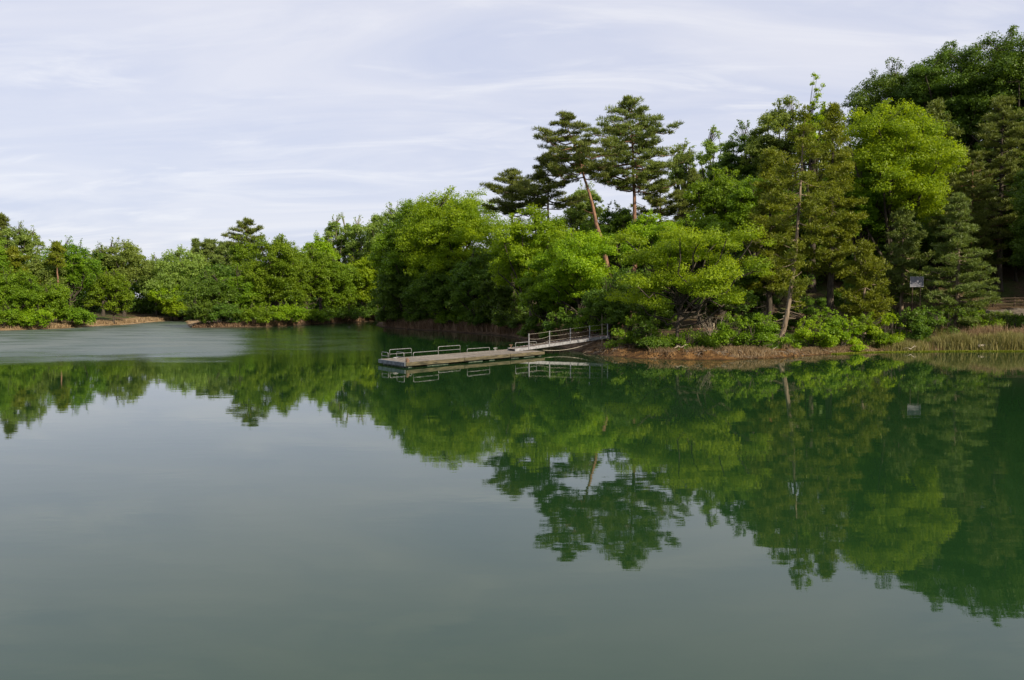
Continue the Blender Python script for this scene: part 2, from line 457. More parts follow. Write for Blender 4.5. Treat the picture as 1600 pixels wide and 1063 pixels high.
def needles(mb, rs, C, rad, per, length, width, var, up=0.7, droop=0.0):
    """tufts of needles: thin blades pointing up and out of each pad"""
    n = len(C)
    idx = np.repeat(np.arange(n), per); m = len(idx)
    d = rdirs(rs, m)
    d[:, 2] = np.abs(d[:, 2]) * np.where(rs.uniform(size=m) < 0.75, 1, -0.5)
    pos = C[idx] + d * rad[idx] * (0.4 + 0.6 * rs.uniform(size=m))[:, None]
    ax = d * 0.7 + np.array([0, 0, up]) + rs.normal(size=(m, 3)) * 0.55
    ax[:, 2] -= droop
    ax /= np.linalg.norm(ax, axis=1)[:, None] + 1e-9
    t = np.cross(ax, rdirs(rs, m)); t /= np.linalg.norm(t, axis=1)[:, None] + 1e-9
    ln = (length * rs.uniform(0.6, 1.2, m))[:, None]; w = width * 0.5
    v = np.stack([pos - t * w, pos + t * w, pos + ax * ln + t * w * 0.35, pos + ax * ln - t * w * 0.35], axis=1).reshape(-1, 3)
    a = np.clip(var[idx] * 0.6 + rs.uniform(size=m) * 0.4, 0, 1)
    mb.add(v, np.arange(m * 4).reshape(-1, 4), a)

def curve(p0, p1, bend, n=6):
    p0 = np.array(p0, float); p1 = np.array(p1, float)
    t = np.linspace(0, 1, n)[:, None]
    return p0 * (1 - t) + p1 * t + np.array(bend)[None, :] * (4 * t * (1 - t))

def broadleaf(name, x, y, zb, ztop, rx, zbot, D, mat, bark, seed, airy=0.0, lean=(0, 0), trunk_r=None, lobes=None,
              label=None, group=None, cat='tree', leafk=1.0, trunk_bend=None, flat=0.78, wisp=0, ry=None, scatter=0, spire=0):
    """zb ground height, zbot..ztop crown range, rx crown radius"""
    rs = np.random.RandomState(seed)
    ry = ry or rx * 0.9
    root = empty(name, (x, y, zb - 0.1))
    tag(root, label, cat, group)
    H = ztop - zb + 0.1
    cz0, cz1 = zbot - zb + 0.1, H
    cc = np.array([lean[0], lean[1], (cz0 + cz1) / 2]); rz = (cz1 - cz0) / 2
    s = max(0.145, D * (0.0023 if D < 100 else 0.0019)) * leafk
    # lobes
    K = lobes or int(8 + rx * 1.4 + rz)
    lc = []; lr = []
    for i in range(K):
        th = i * 2.39996 + rs.uniform(-0.4, 0.4); u = -0.75 + 1.72 * (i + 0.5) / K
        rr = math.sqrt(max(0.03, 1 - u * u))
        k = rs.uniform(0.48, 0.84)
        lc.append([rr * math.cos(th) * rx * k, rr * math.sin(th) * ry * k, u * rz * (0.72 if u > 0 else 0.8)])
        if scatter:
            lc[-1] = [rs.uniform(-0.88, 0.88) * rx, rs.uniform(-0.8, 0.8) * ry, rs.uniform(-0.9, 0.85) * rz]
            lr.append(rs.uniform(0.13, 0.28)); continue
        lr.append(rs.uniform(0.24, 0.50) * (1 - 0.18 * abs(u)))
    if not scatter: lc.append([0, 0, 0]); lr.append(0.55)
    lc = np.array(lc); lr = np.array(lr)
    # keep the highest lobe touching the top
    clumpC = []; clumpR = []; var = []
    cs = max(0.42, min(1.05, rx * (0.165 if D < 100 else 0.135))) 
    for i in range(len(lc)):
        Rl = np.array([rx, ry, min(rz, rx * 1.2)]) * lr[i]; Rl[2] = max(Rl[2], 0.62 * Rl[0])
        area = 4 * math.pi * (Rl.prod() ** (2 / 3))
        n = max(4, int(area / (cs * cs * (3.8 if D < 100 else 3.2)) * (1 - airy * 0.55)))
        d = rdirs(rs, n); d[:, 2] = np.where(d[:, 2] < -0.35, -d[:, 2] * 0.7, d[:, 2])
        c = lc[i] + d * Rl * (0.58 + 0.58 * rs.uniform(size=n))[:, None]
        c = np.vstack([c])
        clumpC.append(c)
        clumpR.append(np.outer(cs * rs.uniform(0.45, 1.35, n), [1, 1, flat]))
        var.append(np.clip(rs.uniform(size=n) * 0.55 + rs.uniform(0, 0.45), 0, 1))
    C = np.vstack(clumpC); Rr = np.vstack(clumpR); V = np.concatenate(var)
    # fit in the envelope
    C[:, 2] = np.clip(C[:, 2], -rz * 0.98, rz * 0.97)
    n_main = len(C)
    for w in range(wisp):          # thin leafy shoots standing out of the crown
        th = rs.uniform(0, 6.28); k = rs.uniform(0.0, 0.75)
        base = np.array([math.cos(th) * rx * k, math.sin(th) * ry * k, rz * math.sqrt(1 - k * k) * 0.92])
        hh = rs.uniform(0.4, 1.1) * max(1.0, D / 90)
        for j in range(4):
            C = np.vstack([C, base + [rs.uniform(-.3, .3), rs.uniform(-.3, .3), hh * (j + 1) / 4]])
            Rr = np.vstack([Rr, np.array([1, 1, 0.8]) * cs * rs.uniform(0.22, 0.5)]); V = np.append(V, 0.7)
    for w in range(spire * 9):     # tall thin leader with a few leaf tufts
        hh = (w + 1) / (spire * 9) * 4.0
        C = np.vstack([C, np.array([rs.uniform(-.9, .9) * (0.5 + hh * 0.3), rs.uniform(-.5, .5), rz * 0.9 + hh])])
        Rr = np.vstack([Rr, np.array([1, 1, 0.7]) * rs.uniform(0.18, 0.4)]); V = np.append(V, 0.8)
    C = C + cc
    larea = 0.31 * s * s * 0.85
    tot = 2.0 * (1 - airy * 0.45) * 12.5 * rx * rz / larea
    per = int(np.clip(tot / len(C), 14, 400))
    cm = MB(); leaves(cm, rs, C, Rr, per, s, V)
    cm.build('crown', mat, root)
    # trunk and limbs
    tr = trunk_r or (0.018 * H + 0.06)
    tb = trunk_bend or (rs.uniform(-.3, .3), rs.uniform(-.2, .2), 0)
    top = cc + np.array([rs.uniform(-.1, .1) * rx, 0, -rz * 0.1])
    tp = curve((0, 0, 0), top, np.array(tb) * 1.0, 9)
    tm = MB()
    rads = np.linspace(tr, tr * 0.35, 9); rads[0] *= 1.5
    tm.tube(tp, rads, 8)
    nodes = [tp[4:]]
    for i in range(len(lc)):
        st = tp[min(8, 3 + int(rs.randint(0, 5)))]
        en = cc + lc[i] * 1.05
        if en[2] < st[2] - 1.0: st = tp[3]
        cv = curve(st, en, (0, 0, rs.uniform(-.12, .05) * rx), 6)
        cv[1:-1] += rs.normal(size=(4, 3)) * 0.05 * rx
        tm.tube(cv, np.linspace(tr * 0.42, 0.03 + tr * 0.08, 6), 5)
        nodes.append(cv[2:])
    nodes = np.vstack(nodes)
    pick = np.concatenate([rs.choice(n_main, min(n_main, 80), replace=False), np.arange(n_main, len(C))]).astype(int)
    for i in pick:
        dd = np.linalg.norm(nodes - C[i], axis=1); k = nodes[dd.argmin()]
        cv = curve(k, C[i] + np.array([0, 0, Rr[i, 2] * 0.3]), rs.normal(size=3) * 0.12, 4)
        tm.tube(cv, np.linspace(max(0.022, D * 0.0004), D * 0.00018, 4), 3, cap=False)
    tm.build('trunk', bark, root)
    return root

def conifer(name, x, y, zb, ztop, crown0, rmax, D, mat, bark, seed, style='pine', label=None, group=None,
            lean=(0, 0), base_off=(0, 0), bend=(0, 0), dens=1.0, dead=0, profile=None, asym=0.35, trunk_r=None, gap=0.0):
    """trunk with whorls of branches; pine: flat needle pads, cedar: drooping rounded sprays, fir: dense tiers"""
    rs = np.random.RandomState(seed)
    root = empty(name, (x, y, zb - 0.1)); tag(root, label, 'tree', group)
    H = ztop - zb + 0.1
    c0 = crown0 - zb
    tr = trunk_r or (0.016 * H + 0.03)
    t = np.linspace(0, 1, 15)[:, None]
    tp = np.hstack([lean[0] * t ** 1.0 + base_off[0] * (1 - t) ** 6 + bend[0] * np.sin(t * math.pi), lean[1] * t + bend[1] * np.sin(t * math.pi), H * 0.985 * t])
    tp[1:-1, :2] += rs.normal(size=(13, 2)) * 0.03
    tm = MB(); rads = np.linspace(tr, 0.03, 15) ; rads[0] *= 1.5
    tm.tube(tp, rads, 9)
    def tpos(z):
        return np.array([np.interp(z, tp[:, 2], tp[:, 0]), np.interp(z, tp[:, 2], tp[:, 1]), z])
    C = []; Rr = []; V = []
    if style == 'pine':
        nb = int((H - c0) * 3.2 * dens) + 6
    elif style == 'cedar':
        nb = int((H - c0) * 5.2 * dens) + 8
    else:
        nb = int((H - c0) * 6.0 * dens) + 8
    for i in range(nb):
        u = (i + rs.uniform(0, 0.8)) / nb
        if style == 'pine' and u > 0.99: u = 0.99
        z = c0 + (H - c0) * (u if style != 'pine' else 0.04 + 0.93 * u)
        th = i * 2.39996 + rs.uniform(-0.5, 0.5)
        if profile: pr = np.interp(u, [p[0] for p in profile], [p[1] for p in profile])
        elif style == 'pine': pr = np.interp(u, [0, 0.25, 0.6, 0.85, 1], [0.85, 1.0, 0.72, 0.40, 0.16])
        elif style == 'cedar': pr = np.interp(u, [0, 0.2, 0.5, 0.8, 1], [0.75, 1.0, 0.8, 0.5, 0.12])
        else: pr = np.interp(u, [0, 0.2, 1], [0.9, 1.0, 0.10])
        ln = rmax * pr * (1 + asym * rs.uniform(-1, 0.8))
        if rs.uniform() < gap: continue
        p0 = tpos(z)
        if style == 'pine':
            rise = ln * rs.uniform(0.02, 0.30); sag = -0.10 * ln
        elif style == 'cedar':
            rise = ln * rs.uniform(-0.18, 0.22); sag = -0.14 * ln
        else:
            rise = ln * rs.uniform(-0.05, 0.25); sag = -0.08 * ln
        p1 = p0 + np.array([math.cos(th) * ln, math.sin(th) * ln, rise])
        cv = curve(p0, p1, (0, 0, sag), 7)
        cv[1:-1] += rs.normal(size=(5, 3)) * 0.03 * ln
        tm.tube(cv, np.linspace(max(0.035, 0.016 * ln + 0.02), 0.015, 7), 4, cap=False)
        npd = max(2, int(ln * (2.1 if style == 'pine' else 2.6)))
        bv = rs.uniform(0, 0.5)
        for j in range(npd):
            f = (0.32 if style == 'pine' else 0.25) + (0.70 if style == 'pine' else 0.78) * (j + rs.uniform(0, 1)) / npd
            c = cv[0] + 0
            fi = min(f, 1.0) * 6; k = min(5, int(fi)); c = cv[k] * (1 - fi + k) + cv[k + 1] * (fi - k)
            side = np.array([-math.sin(th), math.cos(th), 0]) * rs.uniform(-0.34, 0.34) * ln * min(f, 1)
            if style == 'pine':
                rr = rs.uniform(0.38, 0.75) * (0.75 + 0.05 * rmax); C.append(c + side + [0, 0, 0.15]); Rr.append([rr, rr, rr * 0.34])
            elif style == 'cedar':
                rr = rs.uniform(0.30, 0.62); C.append(c + side * 0.8 + [0, 0, -0.12 * rs.uniform()]); Rr.append([rr, rr, rr * 0.85])
            else:
                rr = rs.uniform(0.30, 0.60); C.append(c + side + [0, 0, 0.05]); Rr.append([rr, rr, rr * 0.4])
            V.append(min(1, bv + rs.uniform(0, 0.5)))
    # leader
    for j in range(4):
        C.append(tpos(H * 0.985 - j * 0.35) + rs.normal(size=3) * 0.12 * (1 + j)); Rr.append([0.28, 0.28, 0.4]); V.append(0.6)
    C = np.array(C); Rr = np.array(Rr); V = np.array(V)
    cm = MB()
    s = max(0.75, D / 85.0)
    if style == 'pine':
        needles(cm, rs, C, Rr, int(110 / s), 0.32 * s, 0.060 * s, V)
    elif style == 'cedar':
        needles(cm, rs, C, Rr, int(85 / s), 0.26 * s, 0.085 * s, V, up=0.25, droop=0.15)
    else:
        needles(cm, rs, C, Rr, int(80 / s), 0.30 * s, 0.065 * s, V, up=0.4)
    cm.build('crown', mat, root)
    for i in range(dead):                    # bare dead branches below the crown
        z = c0 * rs.uniform(0.25, 1.0) + (H - c0) * rs.uniform(0, 0.45) * (i % 2); th = rs.uniform(0, 6.28); ln = rs.uniform(0.5, 1.9)
        p0 = tpos(z)
        cv = curve(p0, p0 + np.array([math.cos(th) * ln, math.sin(th) * ln * 0.6, rs.uniform(-0.5, 0.35) * ln]), (0, 0, rs.uniform(-.2, .1)), 5)
        tm.tube(cv, np.linspace(0.04, 0.012, 5), 4, cap=False)
    tm.build('trunk', bark, root)
    return root

# ---------------------------------------------------------------- trees
LEFT = 'trees on the far left shore'
MIDG = 'trees on the middle headland'
BIGG = 'trees on the near headland'
HILL = 'trees on the right hand hill'
OFF = 'trees along the shore beyond the right edge'

# (species, px, top py, half width px, crown bottom py, D, foliage, label, group, options)
TREES = [
 # far left shore
 ('b', -40, 372, 62, 500, 128, 'mid', 'leafy green tree cut by the left edge of the far shore', LEFT, {}),
 ('p', 1, 337, 13, 400, 140, 'pine', 'slim dark pine top at the very left edge of the treeline', LEFT, dict(bark='pine')),
 ('b', 33, 350, 32, 425, 138, 'grey', 'airy broadleaf with open leafy top beside the edge pine', LEFT, dict(airy=.5, wisp=5)),
 ('p', 20, 388, 27, 450, 129, 'cedar', 'brownish olive conifer low in the far left wood', LEFT, dict(style='cedar')),
 ('b', 18, 418, 46, 505, 123, 'mid', 'light green rounded tree above the far left beach', LEFT, {}),
 ('b', 62, 400, 36, 480, 132, 'grey', 'greyish green tree between the far left beach trees', LEFT, dict(airy=.2)),
 ('b', 107, 373, 38, 470, 136, 'mid', 'tall tree with a tufted airy crest on the far left shore', LEFT, dict(airy=.45, wisp=7)),
 ('p', 88, 381, 12, 420, 130, 'cedar', 'small brown topped pine with a bare trunk in the far left wood', LEFT, dict(bark='pine', hang=1)),
 ('b', 78, 440, 34, 508, 126, 'mid', 'dark green tree leaning over the left beach', LEFT, {}),
 ('b', 133, 418, 36, 505, 130, 'mid', 'mid green tree over the bare strip of left beach', LEFT, {}),
 ('b', 190, 376, 40, 455, 158, 'grey', 'dome shaped grey green tree forming the low rounded hump left of centre', LEFT, {}),
 ('b', 158, 386, 18, 440, 156, 'deep', 'dark tree with bare twigs left of the rounded hump', LEFT, {}),
 ('b', 172, 425, 36, 498, 136, 'bright', 'fresh yellow green tree in the middle of the left shore', LEFT, {}),
 ('b', 205, 436, 26, 490, 140, 'yellow', 'pale blossoming tree low on the left shore', LEFT, dict(airy=.2)),
 ('b', 232, 415, 34, 498, 150, 'mid', 'green tree near the end of the left beach', LEFT, {}),
 ('b', 283, 388, 50, 500, 163, 'grey', 'broad pale green tree at the back of the narrow inlet', LEFT, {}),
 ('b', 243, 400, 26, 470, 168, 'grey', 'smaller grey green tree left of the broad inlet tree', LEFT, {}),
 ('f', 306, 376, 10, 430, 185, 'fir', 'tiny pointed conifer tip behind the inlet tree', LEFT, {}),
 ('f', 328, 377, 26, 470, 175, 'fir', 'left of two dark conifers behind the inlet', LEFT, dict(profile=1)),
 ('f', 353, 380, 25, 470, 172, 'fir', 'right of two dark conifers behind the inlet', LEFT, dict(profile=1)),
 # middle headland
 ('b', 330, 425, 40, 510, 128, 'deep', 'low dark tree hanging over the tip of the middle headland', MIDG, {}),
 ('b', 375, 420, 40, 505, 131, 'mid', 'bushy green tree near the tip of the middle headland', MIDG, {}),
 ('p', 384, 343, 32, 395, 146, 'pine', 'flat topped pine standing above the middle headland', MIDG, dict(bark='pine', dens=0.75)),
 ('b', 382, 372, 26, 430, 142, 'mid', 'green tree just under the flat topped pine', MIDG, {}),
 ('b', 430, 365, 52, 500, 132, 'mid', 'largest leafy tree in front on the middle headland', MIDG, dict(wisp=3)),
 ('b', 480, 385, 40, 480, 140, 'mid', 'green tree right of the largest one on the middle headland', MIDG, {}),
 ('b', 500, 367, 26, 440, 152, 'bright', 'yellow tinged tree on the skyline of the middle headland', MIDG, dict(airy=.25)),
 ('b', 528, 336, 26, 430, 158, 'grey', 'tall slim grey tree with a pale trunk rising over the middle headland', MIDG, dict(airy=.4, bark='pale')),
 ('b', 520, 400, 38, 495, 143, 'mid', 'rounded tree over the reddish bank of the middle headland', MIDG, {}),
 ('b', 565, 385, 36, 495, 147, 'bright', 'fresh green tree close to the big headland oak', MIDG, dict(airy=.15)),
 ('b', 565, 342, 28, 430, 156, 'grey', 'airy grey green tree next to the slim pale trunk', MIDG, dict(airy=.3, bark='pale')),
 ('b', 608, 319, 38, 430, 150, 'grey', 'broad grey green crown behind the big headland oak', MIDG, {}),
 ('b', 596, 430, 36, 505, 146, 'mid', 'dark green tree at the inner end of the middle bay', MIDG, {}),
 # near headland
 ('b', 650, 312, 66, 490, 118, 'mid', 'left crown of the massive oak pair on the near headland', BIGG, {}),
 ('b', 712, 290, 86, 480, 112, 'bright', 'massive domed oak that tops the near headland', BIGG, dict(wisp=4)),
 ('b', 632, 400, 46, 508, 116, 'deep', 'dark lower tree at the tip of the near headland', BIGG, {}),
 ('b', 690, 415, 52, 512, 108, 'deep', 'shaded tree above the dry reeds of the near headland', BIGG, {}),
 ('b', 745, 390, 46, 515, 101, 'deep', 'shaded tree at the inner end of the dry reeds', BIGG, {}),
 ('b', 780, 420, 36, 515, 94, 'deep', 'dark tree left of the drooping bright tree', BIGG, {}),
 ('p', 800, 268, 46, 340, 96, 'pine', 'leftmost dark pine of the skyline with drooping left side', BIGG, dict(dens=1.3)),
 ('p', 856, 243, 50, 330, 90, 'pine', 'dense dark pine directly left of the leaning trunk', BIGG, dict(dens=1.4)),
 ('b', 828, 316, 70, 480, 84, 'bright', 'bright domed tree behind the floating dock', BIGG, {}),
 ('b', 905, 358, 70, 495, 77, 'bright', 'bright spreading tree above the gangway', BIGG, dict(airy=.05)),
 ('b', 858, 420, 58, 505, 78, 'mid', 'drooping green tree that hangs over the inner water by the gangway', BIGG, {}),
 ('b', 925, 345, 36, 420, 96, 'mid', 'green tree filling in behind the leaning pine trunk', BIGG, {}),
 ('b', 912, 285, 36, 400, 104, 'grey', 'pale leafy tree seen between the two tall pines', BIGG, dict(airy=.3)),
 # right hand wood
 ('b', 1018, 333, 52, 430, 79, 'bright', 'light green tree crest below the tallest pine', HILL, dict(airy=.15)),
 ('p', 1032, 285, 38, 350, 96, 'pine', 'dark pine low to the right of the tallest pine', HILL, dict(bark='pine')),
 ('p', 1085, 268, 34, 350, 98, 'pine', 'dark pine crown on the skyline dip right of the tallest pine', HILL, dict(bark='pine')),
 ('b', 1068, 218, 24, 330, 112, 'grey', 'thin airy treetop just right of the tallest pine', HILL, dict(airy=.6)),
 ('b', 1116, 198, 32, 360, 108, 'grey', 'airy light treetop halfway up the skyline slope', HILL, dict(airy=.55, wisp=4)),
 ('b', 1165, 186, 46, 370, 102, 'deep', 'dark evergreen crown on the skyline slope', HILL, dict(airy=.25, wisp=5)),
 ('b', 1222, 150, 50, 340, 96, 'grey', 'tall open crowned oak on the skyline left of the wispy tip', HILL, dict(airy=.6, wisp=7)),
 ('b', 1272, 160, 30, 280, 92, 'bright', 'slim tree with a wispy spire standing highest above the cedars', HILL, dict(airy=.4, spire=1)),
 ('b', 1130, 262, 58, 380, 88, 'mid', 'mid green tree on the slope left of the cedars', HILL, dict(airy=.1)),
 ('b', 1178, 275, 52, 400, 83, 'mid', 'green tree right behind the tall thin cedar', HILL, {}),
 ('b', 1095, 330, 56, 430, 80, 'mid', 'dark green tree in the hollow behind the curved shore tree', HILL, {}),
 ('b', 962, 318, 36, 400, 99, 'deep', 'dark leafy tree filling in between the two tall pine trunks', HILL, {}),
 ('b', 990, 415, 50, 500, 72, 'deep', 'shaded tree left of the curved shore tree', HILL, {}),
 ('b', 955, 440, 44, 528, 69, 'deep', 'low shaded tree behind the end of the gangway', HILL, {}),
 ('b', 1020, 455, 44, 532, 67, 'deep', 'low shaded tree behind the curved trunk', HILL, {}),
 ('b', 1150, 395, 52, 500, 76, 'deep', 'shaded tree between the curved shore tree and the cedar', HILL, {}),
 ('b', 1392, 156, 88, 385, 79, 'bright', 'large sunlit yellow green tree in the middle of the right wood', HILL, dict(wisp=4)),
 ('b', 1345, 260, 46, 400, 80, 'mid', 'green tree tucked left under the large sunlit tree', HILL, {}),
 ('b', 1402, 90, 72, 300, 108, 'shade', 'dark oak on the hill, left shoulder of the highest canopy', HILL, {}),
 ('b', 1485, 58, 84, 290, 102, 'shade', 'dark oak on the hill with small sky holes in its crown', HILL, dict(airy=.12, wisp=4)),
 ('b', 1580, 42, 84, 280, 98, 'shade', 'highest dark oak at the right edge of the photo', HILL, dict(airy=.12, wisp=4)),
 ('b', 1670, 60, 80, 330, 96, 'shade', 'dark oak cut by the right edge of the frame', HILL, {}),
 ('p', 1462, 160, 44, 330, 88, 'pine', 'brownish pine under the hill oaks beside the large sunlit tree', HILL, dict(style='cedar')),
 ('p', 1568, 150, 62, 380, 88, 'pine', 'tall shaded pine with a straight dark trunk above the fence', HILL, dict(dens=1.4)),
 ('p', 1520, 240, 52, 420, 82, 'pine', 'shaded pine between the sign and the fence', HILL, dict(bark='pine', dens=1.4)),
 ('b', 1590, 330, 50, 440, 90, 'shade', 'shaded tree far behind the wooden fence', HILL, {}),
 ('b', 1465, 330, 60, 450, 86, 'shade', 'shaded tree behind the white notice board', HILL, {}),
 ('f', 1500, 305, 54, 500, 70, 'fir', 'sunlit young fir with layered boughs right of the notice board', HILL, dict(dens=1.2)),
 ('p', 1412, 330, 40, 455, 75, 'fir', 'dark conifer with drooping boughs left of the notice board', HILL, dict(style='cedar', bark='cedar', hang=1)),
 ('p', 1302, 165, 44, 425, 72, 'cedar', 'second cedar trunk, right of the thin shore cedar', HILL, dict(style='cedar', hang=1, dead=8)),
 ('p', 1205, 235, 42, 450, 74, 'cedar', 'olive cedar left behind the thin shore cedar', HILL, dict(style='cedar')),
 ('p', 1352, 380, 36, 500, 69, 'cedar', 'low olive cedar boughs right of the second cedar trunk', HILL, dict(style='cedar', bark='cedar')),
 # beyond the right edge: the wood goes on along the shore and shades what is left of it
 ('b', 1695, 180, 95, 520, 74, 'deep', 'first tree beyond the right edge by the shore', OFF, {}),
 ('b', 1790, 90, 100, 500, 68, 'deep', 'second tree beyond the right edge by the shore', OFF, {}),
 ('b', 1930, 50, 110, 500, 64, 'deep', 'third tree beyond the right edge by the shore', OFF, {}),
 ('b', 1850, 90, 110, 480, 82, 'deep', 'first tree of the row behind, beyond the right edge', OFF, {}),
 ('b', 2000, 50, 120, 480, 76, 'deep', 'second tree of the row behind, beyond the right edge', OFF, {}),
 ('b', 2250, 150, 140, 500, 56, 'deep', 'tree where the shore turns, beyond the right edge', OFF, {}),
]
for i, (sp, px, ty, hw, by, D, fol, lab, grp, o) in enumerate(TREES):
    seed = 100 + i * 7
    top = at(px, ty, D); bot = at(px, by, D)
    r = hw / F * D
    x, y = top.x, D
    zb = gz(x, y)
    if sdist(np.array([x]), np.array([y]))[0] < 0.8:      # keep the foot on land
        for k in range(60):
            y += 0.4
            if sdist(np.array([x]), np.array([y]))[0] > 1.0: break
        zb = gz(x, y)
    zb_ = max(bot.z, zb + 0.3)
    if sp == 'b':
        bark = BARK[o.get('bark', 'oak')]
        wisp = o.get('wisp', 3) + 2
        broadleaf('broadleaf_tree', x, y, zb, top.z - (0.5 if wisp else 0), r, zb_, D, LM[fol], bark, seed, airy=o.get('airy', 0.0),
                  label=lab, group=grp, wisp=wisp, spire=o.get('spire', 0))
    elif sp == 'p':
        st = o.get('style', 'pine')
        conifer('pine_tree' if fol == 'pine' else 'cedar_tree', x, y, zb, top.z, zb_, r * 1.05, D, LM[fol], BARK[o.get('bark', 'oak')], seed, style=st,
                label=lab, group=grp, dens=o.get('dens', 1.0), dead=o.get('dead', 3))
    else:
        conifer('fir_tree', x, y, zb, top.z, zb_, r * 1.1, D, LM[fol], BARK['cedar'], seed, style='fir', label=lab, group=grp, dens=o.get('dens', 1.0),
                profile=[(0, 1), (.5, 1), (.75, .85), (.92, .55), (1, .25)] if o.get('profile') else None)

# the three trees everyone notices, each with its own trunk line
def special_conifer(name, base_px, base_D, top_px, crown_py, hw, fol, bark, seed, **k):
    b = at(base_px, 500, base_D); t = at(top_px[0], top_px[1], base_D); c = at(top_px[0], crown_py, base_D)
    zb = gz(b.x, base_D)
    return conifer(name, b.x, base_D, zb, t.z, c.z, hw / F * base_D, base_D, LM[fol], BARK[bark], seed, lean=(t.x - b.x, 0.6), **k)

special_conifer('pine_tree', 968, 85, (883, 177), 282, 62, 'pine', 'pine', 901, style='pine', dens=1.3, dead=6, trunk_r=0.36,
                bend=(0.55, 0), profile=[(0, .6), (.25, .95), (.5, .9), (.7, .7), (.85, .42), (1, .1)], label='tall pine leaning left with a long bare sunlit orange trunk', group=BIGG)
special_conifer('pine_tree', 988, 91, (984, 150), 305, 82, 'pine', 'pine', 902, style='pine', dens=1.4, dead=4, trunk_r=0.40,
                bend=(0.45, 0), profile=[(0, .7), (.2, .95), (.45, .85), (.58, .9), (.7, .6), (.82, .36), (1, .08)],
                label='tallest red pine with tiered dark crown and upright reddish trunk', group=BIGG)
special_conifer('cedar_tree', 1234, 65.5, (1263, 168), 478, 47, 'cedar', 'cedar', 903, style='cedar', dens=0.80, dead=30, trunk_r=0.21,
                base_off=(-0.9, 0), gap=0.27, profile=[(0, .4), (.12, .6), (.3, .5), (.5, .95), (.75, .85), (1, .15)],
                label='thin cedar on the orange bank with curved foot, bare pale trunk and dead twigs', group=HILL)

# curved shore tree in front (open crown of layered sprays)
b = at(1060, 540, 61.5); zb = gz(b.x, 61.5)
t = at(1075, 362, 61.5); bt = at(1075, 480, 61.5)
broadleaf('broadleaf_tree', b.x, 61.5, zb, t.z, 5.6, bt.z - 0.7, 61.5, LM['bright'], BARK['oak'], 905, airy=0.80,
          lean=(t.x - b.x + 0.3, 0.4), trunk_r=0.17, trunk_bend=(-0.5, 0, 0), flat=0.7, lobes=32, scatter=1,
          label='spreading tree with open layered sprays and a dark curved trunk on the orange bank', group=HILL)

